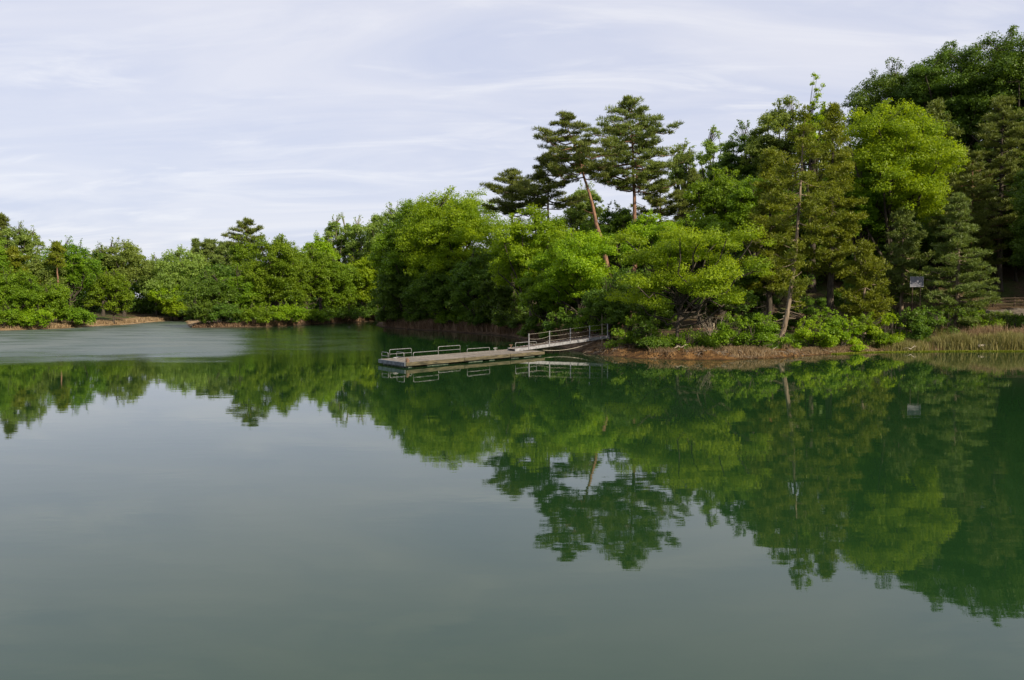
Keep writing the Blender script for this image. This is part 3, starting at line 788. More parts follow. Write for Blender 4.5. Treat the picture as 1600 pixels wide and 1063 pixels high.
# ---------------------------------------------------------------- shrubs along the banks
SHG = 'bushes along the bank'
SHR = [  # px, D, width m, height m, foliage, label
 (8, 119.5, 6, 3.2, 'mid', 'bush over the beach at the left edge'),
 (45, 121, 6, 3.4, 'bright', 'light bush left of the bare beach'),
 (88, 123, 7, 3.0, 'mid', 'rounded bush overhanging the left beach'),
 (150, 129, 6, 4.0, 'mid', 'bush behind the bare strip of left beach'),
 (188, 134, 8, 5.2, 'bright', 'big light bush at the middle of the left beach'),
 (222, 140, 7, 4.2, 'bright', 'yellow green bush at the right end of the left beach'),
 (262, 157, 7, 4.6, 'mid', 'bush at the mouth of the inlet'),
 (312, 124, 5, 4.4, 'deep', 'dark bush dipping into the water at the headland tip'),
 (352, 125.5, 6, 3.8, 'deep', 'dark bush second from the middle headland tip'),
 (395, 126, 6, 3.2, 'mid', 'bush under the largest headland tree'),
 (440, 127, 6, 3.6, 'bright', 'light green bush over the reddish bank'),
 (485, 134, 6, 2.6, 'mid', 'low bush right of the reddish bank'),
 (530, 139, 7, 2.8, 'deep', 'dark low bush deep in the middle bay'),
 (572, 147, 7, 3.2, 'deep', 'dark bush at the end of the middle bay'),
 (612, 120, 5, 3.6, 'deep', 'dark bush at the near headland tip'),
 (655, 115, 5, 3.0, 'deep', 'bush left above the dry reeds'),
 (705, 108, 5, 3.2, 'mid', 'bush in the middle above the dry reeds'),
 (752, 101, 5, 3.0, 'deep', 'bush at the right end of the dry reeds'),
 (800, 92, 5, 3.2, 'deep', 'shaded bush left of the dangling bough'),
 (845, 83, 4.5, 3.0, 'deep', 'shaded bush behind the gangway foot'),
 (890, 75, 4.5, 2.8, 'deep', 'shaded bush behind the middle of the gangway'),
 (930, 71, 3.6, 2.4, 'mid', 'bush behind the upper end of the gangway'),
 (985, 62.2, 2.6, 2.0, 'mid', 'bush at the shore end of the gangway'),
 (1015, 60.9, 2.8, 1.8, 'deep', 'dark bush left of the curved trunk'),
 (1036, 61.6, 1.6, 0.8, 'mid', 'small low bush touching the curved trunk'),
 (1082, 61.2, 1.8, 0.9, 'mid', 'bush between the curved trunk and the dirt path'),
 (1150, 60.0, 3.0, 2.0, 'mid', 'bush right of the dirt path'),
 (1188, 60.4, 3.2, 2.2, 'mid', 'lighter bush left of the thin cedar foot'),
 (1165, 68, 3.8, 3.2, 'deep', 'dark taller bush behind the dirt path'),
 (1262, 62.6, 2.8, 2.0, 'bright', 'bright bush just right of the thin cedar foot'),
 (1290, 64.0, 2.6, 2.8, 'mid', 'upright bush below the second cedar'),
 (1318, 64.0, 2.8, 2.1, 'bright', 'bright bush above the tan grass'),
 (1352, 65.2, 3.2, 2.6, 'mid', 'bush in the middle of the right bank'),
 (1385, 65.4, 2.8, 2.2, 'bright', 'paler bush below the notice board'),
 (1420, 66.4, 3.4, 2.6, 'deep', 'dark bush right under the notice board'),
 (1455, 67, 3.6, 2.8, 'deep', 'dark bush right of the notice board'),
 (1495, 68, 3.8, 2.6, 'deep', 'dark bush at the foot of the young fir'),
 (1530, 68.5, 3.0, 2.0, 'mid', 'bush between the young fir and the fence'),
 (1580, 71.5, 4.0, 0.9, 'deep', 'low bush on the slope under the fence'),
 (1625, 70, 4.0, 1.3, 'deep', 'low bush at the right edge behind the reeds'),
 (1120, 76, 4.5, 3.6, 'deep', 'shaded bush far back in the wood beyond the dirt path'),
 (1235, 76, 4.5, 4.2, 'deep', 'shaded bush far back behind the thin cedar'),
 (1330, 77, 5.0, 4.6, 'deep', 'shaded bush far back behind the second cedar'),
 (1400, 80, 5.0, 4.0, 'deep', 'shaded bush far back left of the notice board'),
]
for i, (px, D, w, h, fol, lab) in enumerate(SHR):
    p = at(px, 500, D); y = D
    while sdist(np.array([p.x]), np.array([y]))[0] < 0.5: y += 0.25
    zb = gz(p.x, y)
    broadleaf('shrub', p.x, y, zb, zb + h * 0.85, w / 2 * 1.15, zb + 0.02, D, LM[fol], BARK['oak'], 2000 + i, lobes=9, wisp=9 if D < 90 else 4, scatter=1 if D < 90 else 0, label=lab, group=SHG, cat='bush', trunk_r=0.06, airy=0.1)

# ---------------------------------------------------------------- wood behind (one mass)
rs = np.random.RandomState(5)
Cs = []
def band(x0, x1, D0, D1, h0, h1, n):
    px = rs.uniform(x0, x1, n); D = rs.uniform(D0, D1, n)
    X = (px - 800) / F * D
    g = ground(X, D)
    z = g + rs.uniform(h0, h1, n) * 1.0
    Cs.append(np.stack([X, D, z], axis=1))
band(-80, 330, 168, 190, 0.5, 10, 1500)
band(280, 640, 160, 178, 0.5, 10, 1300)
band(600, 820, 124, 134, 0.5, 10, 700)
band(780, 1080, 100, 112, 0.5, 11, 900)
band(1060, 1700, 92, 118, 0.5, 9, 2600)
C = np.vstack(Cs)
mb = MB()
leaves(mb, rs, C, np.tile([1.6, 1.6, 1.1], (len(C), 1)) , 60, 0.5, rs.uniform(size=len(C)))
tag(mb.build('distant_wood', LM['shade']), 'dark mass of woodland filling in behind the front rows of trees', 'woodland', kind='stuff')

# ---------------------------------------------------------------- grasses
def blade_field(name, pts, hts, mat, rs, width, lean=0.25, label=None, cat='grass', per=1):
    n = len(pts)
    ang = rs.uniform(0, 2 * np.pi, n)
    t = np.stack([np.cos(ang), np.sin(ang), np.zeros(n)], axis=1)
    ln = rs.normal(size=(n, 3)) * lean; ln[:, 2] = 0
    h = hts[:, None]
    up = np.array([0, 0, 1.0])
    w = (width * rs.uniform(0.6, 1.4, n))[:, None] / 2
    p0 = pts; p1 = pts + up * h * 0.55 + ln * h * 0.35; p2 = pts + up * h + ln * h
    v = np.stack([p0 - t * w, p0 + t * w, p1 + t * w * 0.8, p1 - t * w * 0.8,
                  p1 - t * w * 0.8, p1 + t * w * 0.8, p2 + t * w * 0.15, p2 - t * w * 0.15], axis=1).reshape(-1, 3)
    q = np.arange(n * 8).reshape(-1, 4)
    mb = MB(); mb.add(v, q, np.repeat(rs.uniform(size=n), 2))
    return tag(mb.build(name, mat), label, cat, kind='stuff')

M_dry = leaf_mat('dry_grass', (0.12, 0.083, 0.046), (0.32, 0.24, 0.14), (1, 0.9, 0.6), 0.25, objvar=0.0)
M_drydark = leaf_mat('dry_reed', (0.08, 0.052, 0.030), (0.22, 0.15, 0.09), (1, 0.9, 0.6), 0.25, objvar=0.0)
M_reed = leaf_mat('reed_green', (0.085, 0.100, 0.030), (0.27, 0.245, 0.10), (1.2, 1.2, 0.6), 0.30, objvar=0.0)
M_weed = leaf_mat('waterweed', (0.09, 0.12, 0.008), (0.18, 0.21, 0.016), (1.2, 1.2, 0.5), 0.3, objvar=0.0)

def along(px0, px1, off0, off1, n, rs, clump=0.6):
    """points on the bank between two photo columns, at distances off0..off1 inland"""
    pxs = [s[0] for s in shore_px]
    i0 = next(i for i, s in enumerate(shore_px) if s[0] >= px0 and i > 0)
    P = []
    px = rs.uniform(px0, px1, n)
    # cluster
    k = nz(px * 0.12, px * 0.05, 1.0, 11)
    px = px[rs.uniform(size=n) < 0.55 + clump * 0.5 * k]
    lst = [s for s in shore_px if px0 - 60 <= s[0] <= px1 + 110]
    return px, lst

def bank_points(seg, off0, off1, n, rs, clump=0.5):
    """seg = slice of shore_px indexes"""
    pts = np.array([tuple(onwater(*s))[:2] for s in shore_px[seg[0]:seg[1] + 1]])
    d = np.linalg.norm(np.diff(pts, axis=0), axis=1); cum = np.concatenate([[0], np.cumsum(d)])
    s = rs.uniform(0, cum[-1], n * 2)
    s = s[rs.uniform(size=len(s)) < 0.55 + clump * nz(s, s * 0.3, 0.8, 17)][:n]
    i = np.clip(np.searchsorted(cum, s) - 1, 0, len(d) - 1)
    f = ((s - cum[i]) / d[i])[:, None]
    p = pts[i] * (1 - f) + pts[i + 1] * f
    tdir = (pts[i + 1] - pts[i]) / d[i][:, None]
    nrm = np.stack([-tdir[:, 1], tdir[:, 0]], axis=1)
    sgn = np.sign(sdist(p[:, 0] + nrm[:, 0] * 0.6, p[:, 1] + nrm[:, 1] * 0.6))
    p = p + nrm * sgn[:, None] * rs.uniform(off0, off1, len(p))[:, None]
    z = ground(p[:, 0], p[:, 1])
    return np.stack([p[:, 0], p[:, 1], z], axis=1)

IX = {s[0]: i for i, s in enumerate(shore_px)}
rs = np.random.RandomState(77)
p = bank_points((IX[594], IX[885]), 0.3, 3.2, 15000, rs, 0.35)
blade_field('dry_reeds', p, rs.uniform(0.4, 1.25, len(p)), M_drydark, rs, 0.06, label='brown dry reeds along the waterline of the near headland')
p = bank_points((IX[299], IX[597]), 0.2, 2.2, 9000, rs, 0.4)
blade_field('dry_grass', p, rs.uniform(0.25, 0.7, len(p)), M_drydark, rs, 0.09, label='dry grass fringe on the bank of the middle headland')
p = bank_points((IX[-60], IX[275]), 0.5, 3.2, 9000, rs, 0.5)
blade_field('dry_grass', p, rs.uniform(0.2, 0.6, len(p)), M_dry, rs, 0.09, label='tan dry grass along the far left beach')
p = bank_points((IX[915], IX[1150]), 0.6, 2.4, 2200, rs, 0.9)
blade_field('dry_grass', p, rs.uniform(0.15, 0.45, len(p)), M_drydark, rs, 0.03, lean=0.6, label='sparse dry tufts on the orange bank')
p = bank_points((IX[1150], IX[1500]), 0.10, 2.4, 22000, rs, 0.75)
blade_field('dry_grass', p, rs.uniform(0.06, 0.34, len(p)) * (1 + 0.7 * nz(p[:, 0], p[:, 1], 0.5, 41)), M_dry, rs, 0.028, lean=0.5, label='tan dry grass on the bank right of the thin cedar')
def weight(p, x0, x1, rs):
    return p[rs.uniform(size=len(p)) < sm(x0, x1, p[:, 0])]
p = weight(bank_points((IX[1350], IX[1700]), 0.0, 2.6, 34000, rs, 0.55), 29.5, 31.5, rs)
blade_field('reeds', p, rs.uniform(0.45, 1.15, len(p)) * (1 + 0.35 * nz(p[:, 0], p[:, 1], 0.5, 31) + 0.30 * nz(p[:, 0], p[:, 1], 2.2, 34)) * (0.65 + 0.35 * sm(31, 38, p[:, 0])), M_reed, rs, 0.035, lean=0.22, label='pale green reed bed standing at the waterline on the right', cat='reeds')
p = weight(bank_points((IX[1400], IX[1700]), 2.2, 4.0, 15000, rs, 0.5), 35.0, 36.5, rs)
blade_field('dry_reeds', p, rs.uniform(0.9, 1.6, len(p)) * (1 + 0.3 * nz(p[:, 0], p[:, 1], 0.8, 32)), M_dry, rs, 0.028, lean=0.14, label='taller tan dead reeds behind the green reed bed', cat='reeds')
p = bank_points((IX[1300], IX[1700]), -0.55, 0.15, 16000, rs, 0.3); p[:, 2] = 0.0
blade_field('water_weed', p, rs.uniform(0.03, 0.10, len(p)), M_weed, rs, 0.06, lean=0.8, label='bright yellow green weed fringe lying on the water by the right bank', cat='water plants')
p = bank_points((IX[950], IX[1700]), 2.5, 9.0, 30000, rs, 0.6)
blade_field('undergrowth', p, rs.uniform(0.10, 0.38, len(p)), LM['deep'], rs, 0.09, lean=0.9, label='low green undergrowth on the floor of the right wood', cat='ground cover')

n_ = 9000; xx = rs.uniform(42, 62, n_); yy = rs.uniform(67, 81, n_)
p = np.stack([xx, yy, ground(xx, yy)], axis=1)
blade_field('undergrowth', p, rs.uniform(0.15, 0.45, n_), LM['deep'], rs, 0.10, lean=0.9, label='green weeds covering the slope below the wooden fence', cat='ground cover')
# clods, stones and bare roots on the cut bank
p = bank_points((IX[915], IX[1350]), 0.05, 1.6, 2600, rs, 0.7)
mb = MB()
for c_ in p:
    r_ = rs.uniform(0.02, 0.09) * (1.6 if rs.uniform() < 0.1 else 1)
    o8 = np.array([(i, j, k) for i in (-1, 1) for j in (-1, 1) for k in (-1, 1)], float) * r_ * rs.uniform(0.35, 1.0, (8, 3))
    mb.add(c_ + o8, [(0, 1, 3, 2), (4, 6, 7, 5), (0, 4, 5, 1), (2, 3, 7, 6), (0, 2, 6, 4), (1, 5, 7, 3)], rs.uniform())
M_clod = noise_mat('clod_soil', (0.045, 0.026, 0.011), (0.18, 0.105, 0.042), (1, 1, 1), 2.0, 0.95, 0.3)
tag(mb.build('soil_clods', M_clod), 'loose orange clods and small stones on the cut bank', 'soil', kind='stuff')
p = bank_points((IX[915], IX[1350]), 0.1, 1.4, 220, rs, 0.7)
mb = MB()
for c_ in p:
    a_ = rs.uniform(0, 6.28); l_ = rs.uniform(0.25, 1.1)
    e_ = c_ + [math.cos(a_) * l_, math.sin(a_) * l_ * 0.5, 0]; e_[2] = gz(e_[0], e_[1]) + 0.03
    mb.tube(curve(c_ + [0, 0, 0.03], e_, (rs.normal() * .1, rs.normal() * .1, rs.uniform(0, .16)), 6), np.linspace(0.022, 0.007, 6), 4, cap=False)
tag(mb.build('bank_roots', noise_mat('root', (0.07, 0.055, 0.04), (0.24, 0.20, 0.15), (1, 1, 1), 3)), 'bare roots and fallen twigs strewn over the cut bank', 'roots', kind='stuff')

# ---------------------------------------------------------------- dock
M_deck = noise_mat('deck_wood', (0.12, 0.10, 0.08), (0.26, 0.22, 0.18), (0.5, 5, 1), 2.4, 0.8, 0.3, bd=0.01)
M_fascia = noise_mat('fascia_wood', (0.032, 0.029, 0.018), (0.115, 0.098, 0.058), (0.6, 0.6, 4), 2.5, 0.85, 0.4, bd=0.01)
M_float = noise_mat('float_foam', (0.05, 0.07, 0.05), (0.22, 0.27, 0.20), (1, 1, 1), 3.0, 0.8, 0.2)
M_rail = noise_mat('galvanised_steel', (0.18, 0.18, 0.18), (0.32, 0.32, 0.32), (1, 1, 1), 9.0, 0.45, 0.05, metallic=0.35, spec=0.5)
M_alu = noise_mat('aluminium', (0.17, 0.175, 0.19), (0.32, 0.325, 0.35), (1, 1, 1), 5.0, 0.5, 0.05, metallic=0.3, spec=0.5)
M_plastic = noise_mat('rusty_iron', (0.07, 0.045, 0.03), (0.18, 0.11, 0.07), (1, 1, 1), 9.0, 0.8, 0.2)
M_rope = noise_mat('rope', (0.20, 0.18, 0.15), (0.38, 0.35, 0.30), (1, 1, 1), 20.0, 0.9, 0.2)
M_endp = noise_mat('end_board', (0.07, 0.08, 0.095), (0.17, 0.19, 0.21), (1, 1, 0.4), 3.0, 0.7, 0.2)
M_postw = noise_mat('post_wood', (0.16, 0.13, 0.09), (0.40, 0.34, 0.25), (4, 4, 1), 3.0, 0.9, 0.4)

DZ = 0.36
A = np.array([-9.20, 55.2]); B = np.array([-6.95, 52.1]); Cc = np.array([2.45, 62.0]); Dd = A + (Cc - B)
dock = empty('floating_dock', (float(B[0]), float(B[1]), 0.0))
tag(dock, 'long weathered wooden floating dock with low metal guard rails', 'dock')
O = np.array([B[0], B[1], 0.0])
def dk(s, t, z):      # s along the long side 0..1, t across 0 (front) .. 1 (back), local to the dock
    p = B + (Cc - B) * s + (A - B) * t
    return np.array([p[0], p[1], z]) - O
U = (Cc - B) / np.linalg.norm(Cc - B); LEN = float(np.linalg.norm(Cc - B)); W = (A - B); WID = float(np.linalg.norm(W)); Wn = W / WID
def prism(mb, s0, s1, t0, t1, z0, z1, a=0.5):
    v = [dk(s0, t0, z0), dk(s1, t0, z0), dk(s1, t1, z0), dk(s0, t1, z0), dk(s0, t0, z1), dk(s1, t0, z1), dk(s1, t1, z1), dk(s0, t1, z1)]
    mb.add(v, [(3, 2, 1, 0), (4, 5, 6, 7), (0, 1, 5, 4), (1, 2, 6, 5), (2, 3, 7, 6), (3, 0, 4, 7)], a)
def wood_v(name, dark, light, rough=0.8):
    m, nt, N, L = new_mat(name)
    out = N('ShaderNodeOutputMaterial'); p = N('ShaderNodeBsdfPrincipled'); p.inputs['Roughness'].default_value = rough
    a = N('ShaderNodeAttribute'); a.attribute_name = 'v'
    tc = N('ShaderNodeTexCoord'); n = N('ShaderNodeTexNoise'); n.inputs['Scale'].default_value = 3.5; n.inputs['Detail'].default_value = 6
    L(tc.outputs['Object'], n.inputs['Vector'])
    ad = N('ShaderNodeMath'); ad.operation = 'MULTIPLY_ADD'; ad.inputs[1].default_value = 0.45; L(a.outputs['Fac'], ad.inputs[0])
    s = N('ShaderNodeMapRange'); s.inputs[1].default_value = 0.3; s.inputs[2].default_value = 0.7; s.inputs[4].default_value = 0.6
    L(n.outputs['Fac'], s.inputs[0]); L(s.outputs[0], ad.inputs[2])
    mx = N('ShaderNodeMix'); mx.data_type = 'RGBA'; mx.inputs[6].default_value = (*dark, 1); mx.inputs[7].default_value = (*light, 1)
    L(ad.outputs[0], mx.inputs[0]); L(mx.outputs[2], p.inputs['Base Color']); L(p.outputs[0], out.inputs[0])
    return m
M_plank = wood_v('weathered_plank', (0.09, 0.077, 0.062), (0.27, 0.235, 0.19))
mb = MB(); npl = 74
rs = np.random.RandomState(3)
for i in range(npl):
    g = 0.0012
    prism(mb, i / npl + g, (i + 1) / npl - g, 0.004 + rs.uniform(0, 0.006), 0.99 + rs.uniform(0, 0.006), DZ - 0.045, DZ + rs.uniform(-0.004, 0.004), rs.uniform())
mb.build('deck', M_plank, dock)
mb = MB(); prism(mb, 0.0, 0.38, -0.022, 0.0, 0.13, DZ + 0.012); prism(mb, 0.383, 0.72, -0.022, 0.0, 0.135, DZ + 0.010); prism(mb, 0.723, 1.0, -0.022, 0.0, 0.13, DZ + 0.012)
prism(mb, 0.0, 1.0, 1.0, 1.02, 0.13, DZ + 0.01); prism(mb, 1.0, 1.004, -0.02, 1.02, 0.13, DZ + 0.01)
mb.build('fascia', M_fascia, dock)
mb = MB(); n = 6
for i in range(n):
    prism(mb, -0.007, -0.0003, i / n + 0.004, (i + 1) / n - 0.004, 0.12, DZ + 0.006)
mb.build('end_board', M_endp, dock)
for s0, s1 in ((0.02, 0.045), (0.14, 0.28), (0.42, 0.52), (0.57, 0.61), (0.74, 0.80), (0.84, 0.93), (0.965, 0.99)):
    mb = MB(); prism(mb, s0, s1, 0.03, 0.98, -0.25, 0.125)
    mb.build('float', M_float, dock)

def solve_s(px, t, z=DZ):
    lo, hi = -0.05, 1.05
    inv = cam.matrix_world.inverted()
    def pxof(s):
        q = dk(s, t, z) + O
        c = inv @ Vector(q)
        return XC + F * c.x / -c.z
    for _ in range(40):
        m = (lo + hi) / 2
        if pxof(m) < px: lo = m
        else: hi = m
    return (lo + hi) / 2
def rail(p0, p1, h, mid=0.5, r=0.018):
    """bent tube guard rail between two foot points"""
    p0 = np.array(p0); p1 = np.array(p1); up = np.array([0, 0, 1.0]); d = (p1 - p0) / np.linalg.norm(p1 - p0)
    rr = 0.09; pts = [p0, p0 + up * (h - rr)]
    for k in range(1, 5):
        a = k / 4 * math.pi / 2
        pts.append(p0 + up * (h - rr + rr * math.sin(a)) + d * (rr - rr * math.cos(a)))
    for k in range(0, 5):
        a = k / 4 * math.pi / 2
        pts.append(p1 + up * (h - rr + rr * math.cos(a)) - d * (rr - rr * math.sin(a)))
    pts.append(p1)
    mb = MB(); mb.tube(pts, r, 8); mb.tube([p0 + up * h * mid, p1 + up * h * mid], r * 0.85, 6)
    for q in (p0, p1): mb.box(q + up * 0.006, (0.14, 0.14, 0.012))
    return mb
for (x0, x1, t, h) in ((609, 643, 0.96, 0.62), (646, 685, 0.03, 0.62), (685, 719, 0.96, 0.60), (730, 765, 0.03, 0.60)):
    s0, s1 = solve_s(x0, t), solve_s(x1, t)
    rail(dk(s0, t, DZ), dk(s1, t, DZ), h).build('guard_rail', M_rail, dock)
rail(dk(0.012, 0.97, DZ), dk(0.012, 0.72, DZ), 0.50).build('guard_rail', M_rail, dock)
rail(dk(0.012, 0.40, DZ), dk(0.012, 0.13, DZ), 0.62).build('guard_rail', M_rail, dock)
s0, s1 = solve_s(805.5, 0.03), solve_s(838, 0.03)
rail(dk(s0, 0.03, DZ), dk(s1, 0.03, DZ), 0.80).build('guard_rail', M_rail, dock)
def cleat(s, t, h=0.18):
    mb = MB(); c = dk(s, t, DZ); x = np.array([U[0], U[1], 0])
    mb.box(c + [0, 0, 0.012], (0.22, 0.14, 0.02)); mb.tube([c + x * 0.05, c + x * 0.05 + [0, 0, h]], 0.03, 6); mb.tube([c - x * 0.05, c - x * 0.05 + [0, 0, h]], 0.03, 6)
    mb.tube([c - x * 0.22 + [0, 0, h * 0.92], c - x * 0.1 + [0, 0, h], c + x * 0.1 + [0, 0, h], c + x * 0.22 + [0, 0, h * 0.92]], [0.025, 0.04, 0.04, 0.025], 6)
    return mb
cleat(0.03, 0.55).build('mooring_cleat', M_rail, dock)
cleat(solve_s(774, 0.93), 0.93, 0.2).build('mooring_cleat', M_rail, dock)
mb = MB(); c = dk(solve_s(798.5, 0.9), 0.9, DZ)
mb.tube([c, c + [0, 0, 0.16], c + [0, 0, 0.2]], [0.20, 0.12, 0.08], 10); mb.tube([c + [0, 0, 0.2], c + [0, 0, 0.34]], 0.05, 8); mb.tube([c + [-0.13, 0, 0.36], c + [0.13, 0, 0.36]], 0.04, 6)
mb.build('mooring_bollard', M_plastic, dock)
mb = MB(); c = dk(0.02, 0.06, DZ)
mb.tube([c, c + [0.02, 0, 0.12], c + [-0.02, 0, 0.24], c + [0.03, 0, 0.28]], [0.12, 0.13, 0.09, 0.02], 8)
mb.build('fender', M_plastic, dock)

# ---------------------------------------------------------------- gangway
g0 = at(799, 547.5, 62.6); g1 = at(946, 525.5, 67.6)
gw = empty('gangway', (g0.x, g0.y, g0.z)); tag(gw, 'sloping metal gangway with cleated treads and wire railings from bank to dock', 'gangway')
G0 = np.array([0, 0, 0.06]); G1 = np.array([g1.x - g0.x, g1.y - g0.y, g1.z - g0.z])
gd = (G1 - G0) / np.linalg.norm(G1 - G0); GL = float(np.linalg.norm(G1 - G0))
side = np.cross(gd, [0, 0, 1.0]); side /= np.linalg.norm(side)      # towards the camera side
if side[1] > 0: side = -side
upn = np.cross(side, gd); upn *= np.sign(upn[2])
axes = [gd, side, upn]
for sgn in (1, -1):
    mb = MB(); c = (G0 + G1) / 2 + side * 0.52 * sgn
    mb.box(c - upn * 0.02, (GL, 0.05, 0.20), axes); mb.box(c + upn * 0.082 , (GL, 0.09, 0.02), axes); mb.box(c - upn * 0.132, (GL, 0.09, 0.02), axes)
    mb.build('side_beam', M_alu, gw)
mb = MB(); nt_ = int(GL / 0.32)
for i in range(nt_):
    c = G0 + gd * (i + 0.5) * GL / nt_
    mb.box(c + upn * 0.05, (GL / nt_ * 0.97, 0.98, 0.03), axes, rs.uniform()); 
mb.build('tread', M_plank, gw)
mb = MB()
for i in range(nt_):
    c = G0 + gd * (i + 0.98) * GL / nt_
    mb.box(c + upn * 0.085, (0.04, 0.96, 0.036), axes, 0.1)
mb.build('tread_cleats', M_plastic, gw)
def gpost(f, sgn, h):
    c = G0 + gd * (GL * f) + side * 0.575 * sgn
    return c
fr = [0.135, 0.345, 0.565, 0.775, 0.975]
tops = {1: [], -1: []}
for sgn in (1,):
    for k, f in enumerate(fr):
        c = gpost(f, sgn, 1.1)
        tp_ = c + np.array([0, 0, 1.12]) + side * 0.0
        mb = MB(); mb.box((c + tp_) / 2 - np.array([0, 0, 0.05]), (0.06 if sgn > 0 else 0.03, 0.055 if sgn > 0 else 0.03, 1.2), [gd, side, [0, 0, 1]])
        mb.box(tp_ - np.array([0, 0, 0.0]), (0.075, 0.075, 0.02), [gd, side, [0, 0, 1]])
        mb.build('post', M_alu, gw); tops[sgn].append(tp_)
for sgn in (1,):
    for j, (dz, sag) in enumerate(((-0.04, 0.02), (-0.40, 0.04), (-0.76, 0.03))):
        mb = MB()
        for k in range(4):
            a_, b_ = tops[sgn][k] + [0, 0, dz], tops[sgn][k + 1] + [0, 0, dz]
            mb.tube(curve(a_, b_, (0, 0, -sag * (1.0 if k else (1.0 + 2 * j))), 8), 0.010 if sgn > 0 else 0.006, 4, cap=False)
        mb.build('rail_wire', M_rope, gw)
# mooring rope from the bank end down to the dock
mb = MB()
pa = at(936, 529, 67.0); pb = at(845, 547, 64.0); mid_ = at(893, 549.5, 65.0)
P0, P1, P2 = (np.array(tuple(q)) for q in (pa, mid_, pb))
ts = np.linspace(0, 1, 18)[:, None]
ctrl = 2 * P1 - (P0 + P2) / 2; ctrl[2] = max(ctrl[2], 0.0)
cv = (1 - ts) ** 2 * P0 + 2 * ts * (1 - ts) * ctrl + ts ** 2 * P2; cv[:, 2] = np.maximum(cv[:, 2], 0.06)
mb.tube(cv, 0.022, 6)
tag(mb.build('mooring_rope', M_rope), 'slack pale rope sagging under the gangway towards the bank', 'rope')
# wooden pole at the top of the gangway
q = at(940.5, 500, 68.4); zb = gz(q.x, q.y); mb = MB()
mb.tube([(q.x, q.y, zb - 0.1), (q.x + 0.02, q.y, zb + 1.1), (q.x, q.y, at(940, 489, 68.4).z)], [0.05, 0.045, 0.04], 7)
tag(mb.build('wooden_pole', M_postw), 'thin wooden pole beside the top of the gangway', 'pole')

# ---------------------------------------------------------------- bank furniture
def bank_post(px, py_top, D, lab, r=0.075):
    t = at(px, py_top, D); zb = gz(t.x, D)
    top = max(t.z, zb + 0.55)
    mb = MB(); mb.tube([(t.x, D, zb - 0.1), (t.x, D, top - 0.03), (t.x, D, top)], [r, r, r * 0.75], 9)
    tag(mb.build('wooden_post', M_postw), lab, 'post', 'wooden posts along the shore path')
bank_post(1009, 507, 66.0, 'short wooden post above the dark bushes left of the curved trunk')
bank_post(1080, 508, 65.0, 'short wooden post right behind the curved trunk')
bank_post(1115, 505, 65.4, 'short wooden post at the left side of the dirt path')
bank_post(1225, 493, 68.5, 'short wooden post left of the thin cedar foot', 0.09)
# dirt path: packed soil strip climbing from the bank
def strip(name, P, w, mat, lift=0.02):
    P = np.array(P); n = 40
    cum = np.linspace(0, 1, len(P)); tt = np.linspace(0, 1, n)
    X = np.interp(tt, cum, P[:, 0]); Y = np.interp(tt, cum, P[:, 1]); Wd = np.interp(tt, cum, np.array(w))
    T_ = np.stack([np.gradient(X), np.gradient(Y)], axis=1); T_ /= np.linalg.norm(T_, axis=1)[:, None]
    Nn = np.stack([-T_[:, 1], T_[:, 0]], axis=1)
    m = 9; v = []
    for i in range(n):
        for j in range(m):
            k = (j / (m - 1) - 0.5)
            xx, yy = X[i] + Nn[i, 0] * k * Wd[i], Y[i] + Nn[i, 1] * k * Wd[i]
            v.append((xx, yy, lift * (1 - (2 * k) ** 6 * 1.6)))
    v = np.array(v); v[:, 2] += ground(v[:, 0], v[:, 1])
    q = [(i * m + j, (i + 1) * m + j, (i + 1) * m + j + 1, i * m + j + 1) for i in range(n - 1) for j in range(m - 1)]
    mb = MB(); mb.add(v, q, 0.5, True)
    return tag(mb.build(name, mat), kind='structure')
M_path = noise_mat('path_soil', (0.14, 0.075, 0.045), (0.33, 0.19, 0.115), (1, 1, 1), 2.5, 0.95, 0.5, c3=(0.22, 0.12, 0.07), bd=0.05)
M_road = noise_mat('path_gravel', (0.06, 0.05, 0.042), (0.15, 0.128, 0.105), (1, 1, 1), 3.0, 0.95, 0.3, bd=0.03)
pa = [at(1098, 545, 60.2), at(1112, 535, 63.0), at(1122, 520, 67), at(1108, 505, 73), at(1095, 495, 82)]
strip('dirt_path', [(q.x, q.y) for q in pa], [2.2, 2.4, 2.2, 2.0, 1.8], M_path, 0.05)
strip('gravel_path', [(48.5, 82.4), (54, 82.2), (62, 81.8), (72, 81.2)], [2.2, 2.2, 2.2, 2.2], M_road, 0.09)

# fence on the right: posts and three rails, behind the gravel path
fx = np.linspace(50.6, 68.0, 9)
fence = empty('wooden_fence', (float(fx[0]), 84.2, gz(fx[0], 84.2))); tag(fence, 'low brown wooden rail fence beside the gravel path at the right edge', 'fence')
fo = np.array([fx[0], 84.2, gz(fx[0], 84.2)])
M_fence = noise_mat('fence_wood', (0.03, 0.02, 0.014), (0.085, 0.058, 0.04), (4, 4, 1), 3.0, 0.85, 0.3)
pp = []
for x in fx:
    y = 84.2 - (x - 50) * 0.05; z = gz(x, y); p = np.array([x, y, z]) - fo; pp.append(p)
    mb = MB(); mb.tube([p - [0, 0, 0.1], p + [0, 0, 0.96], p + [0, 0, 1.0]], [0.075, 0.075, 0.05], 8); mb.build('fence_post', M_fence, fence)
for hz_ in (0.26, 0.58, 0.90):
    mb = MB()
    for k in range(len(pp) - 1): mb.tube([pp[k] + [0, -0.09, hz_], pp[k + 1] + [0, -0.09, hz_]], 0.05, 6)
    mb.build('fence_rail', M_fence, fence)

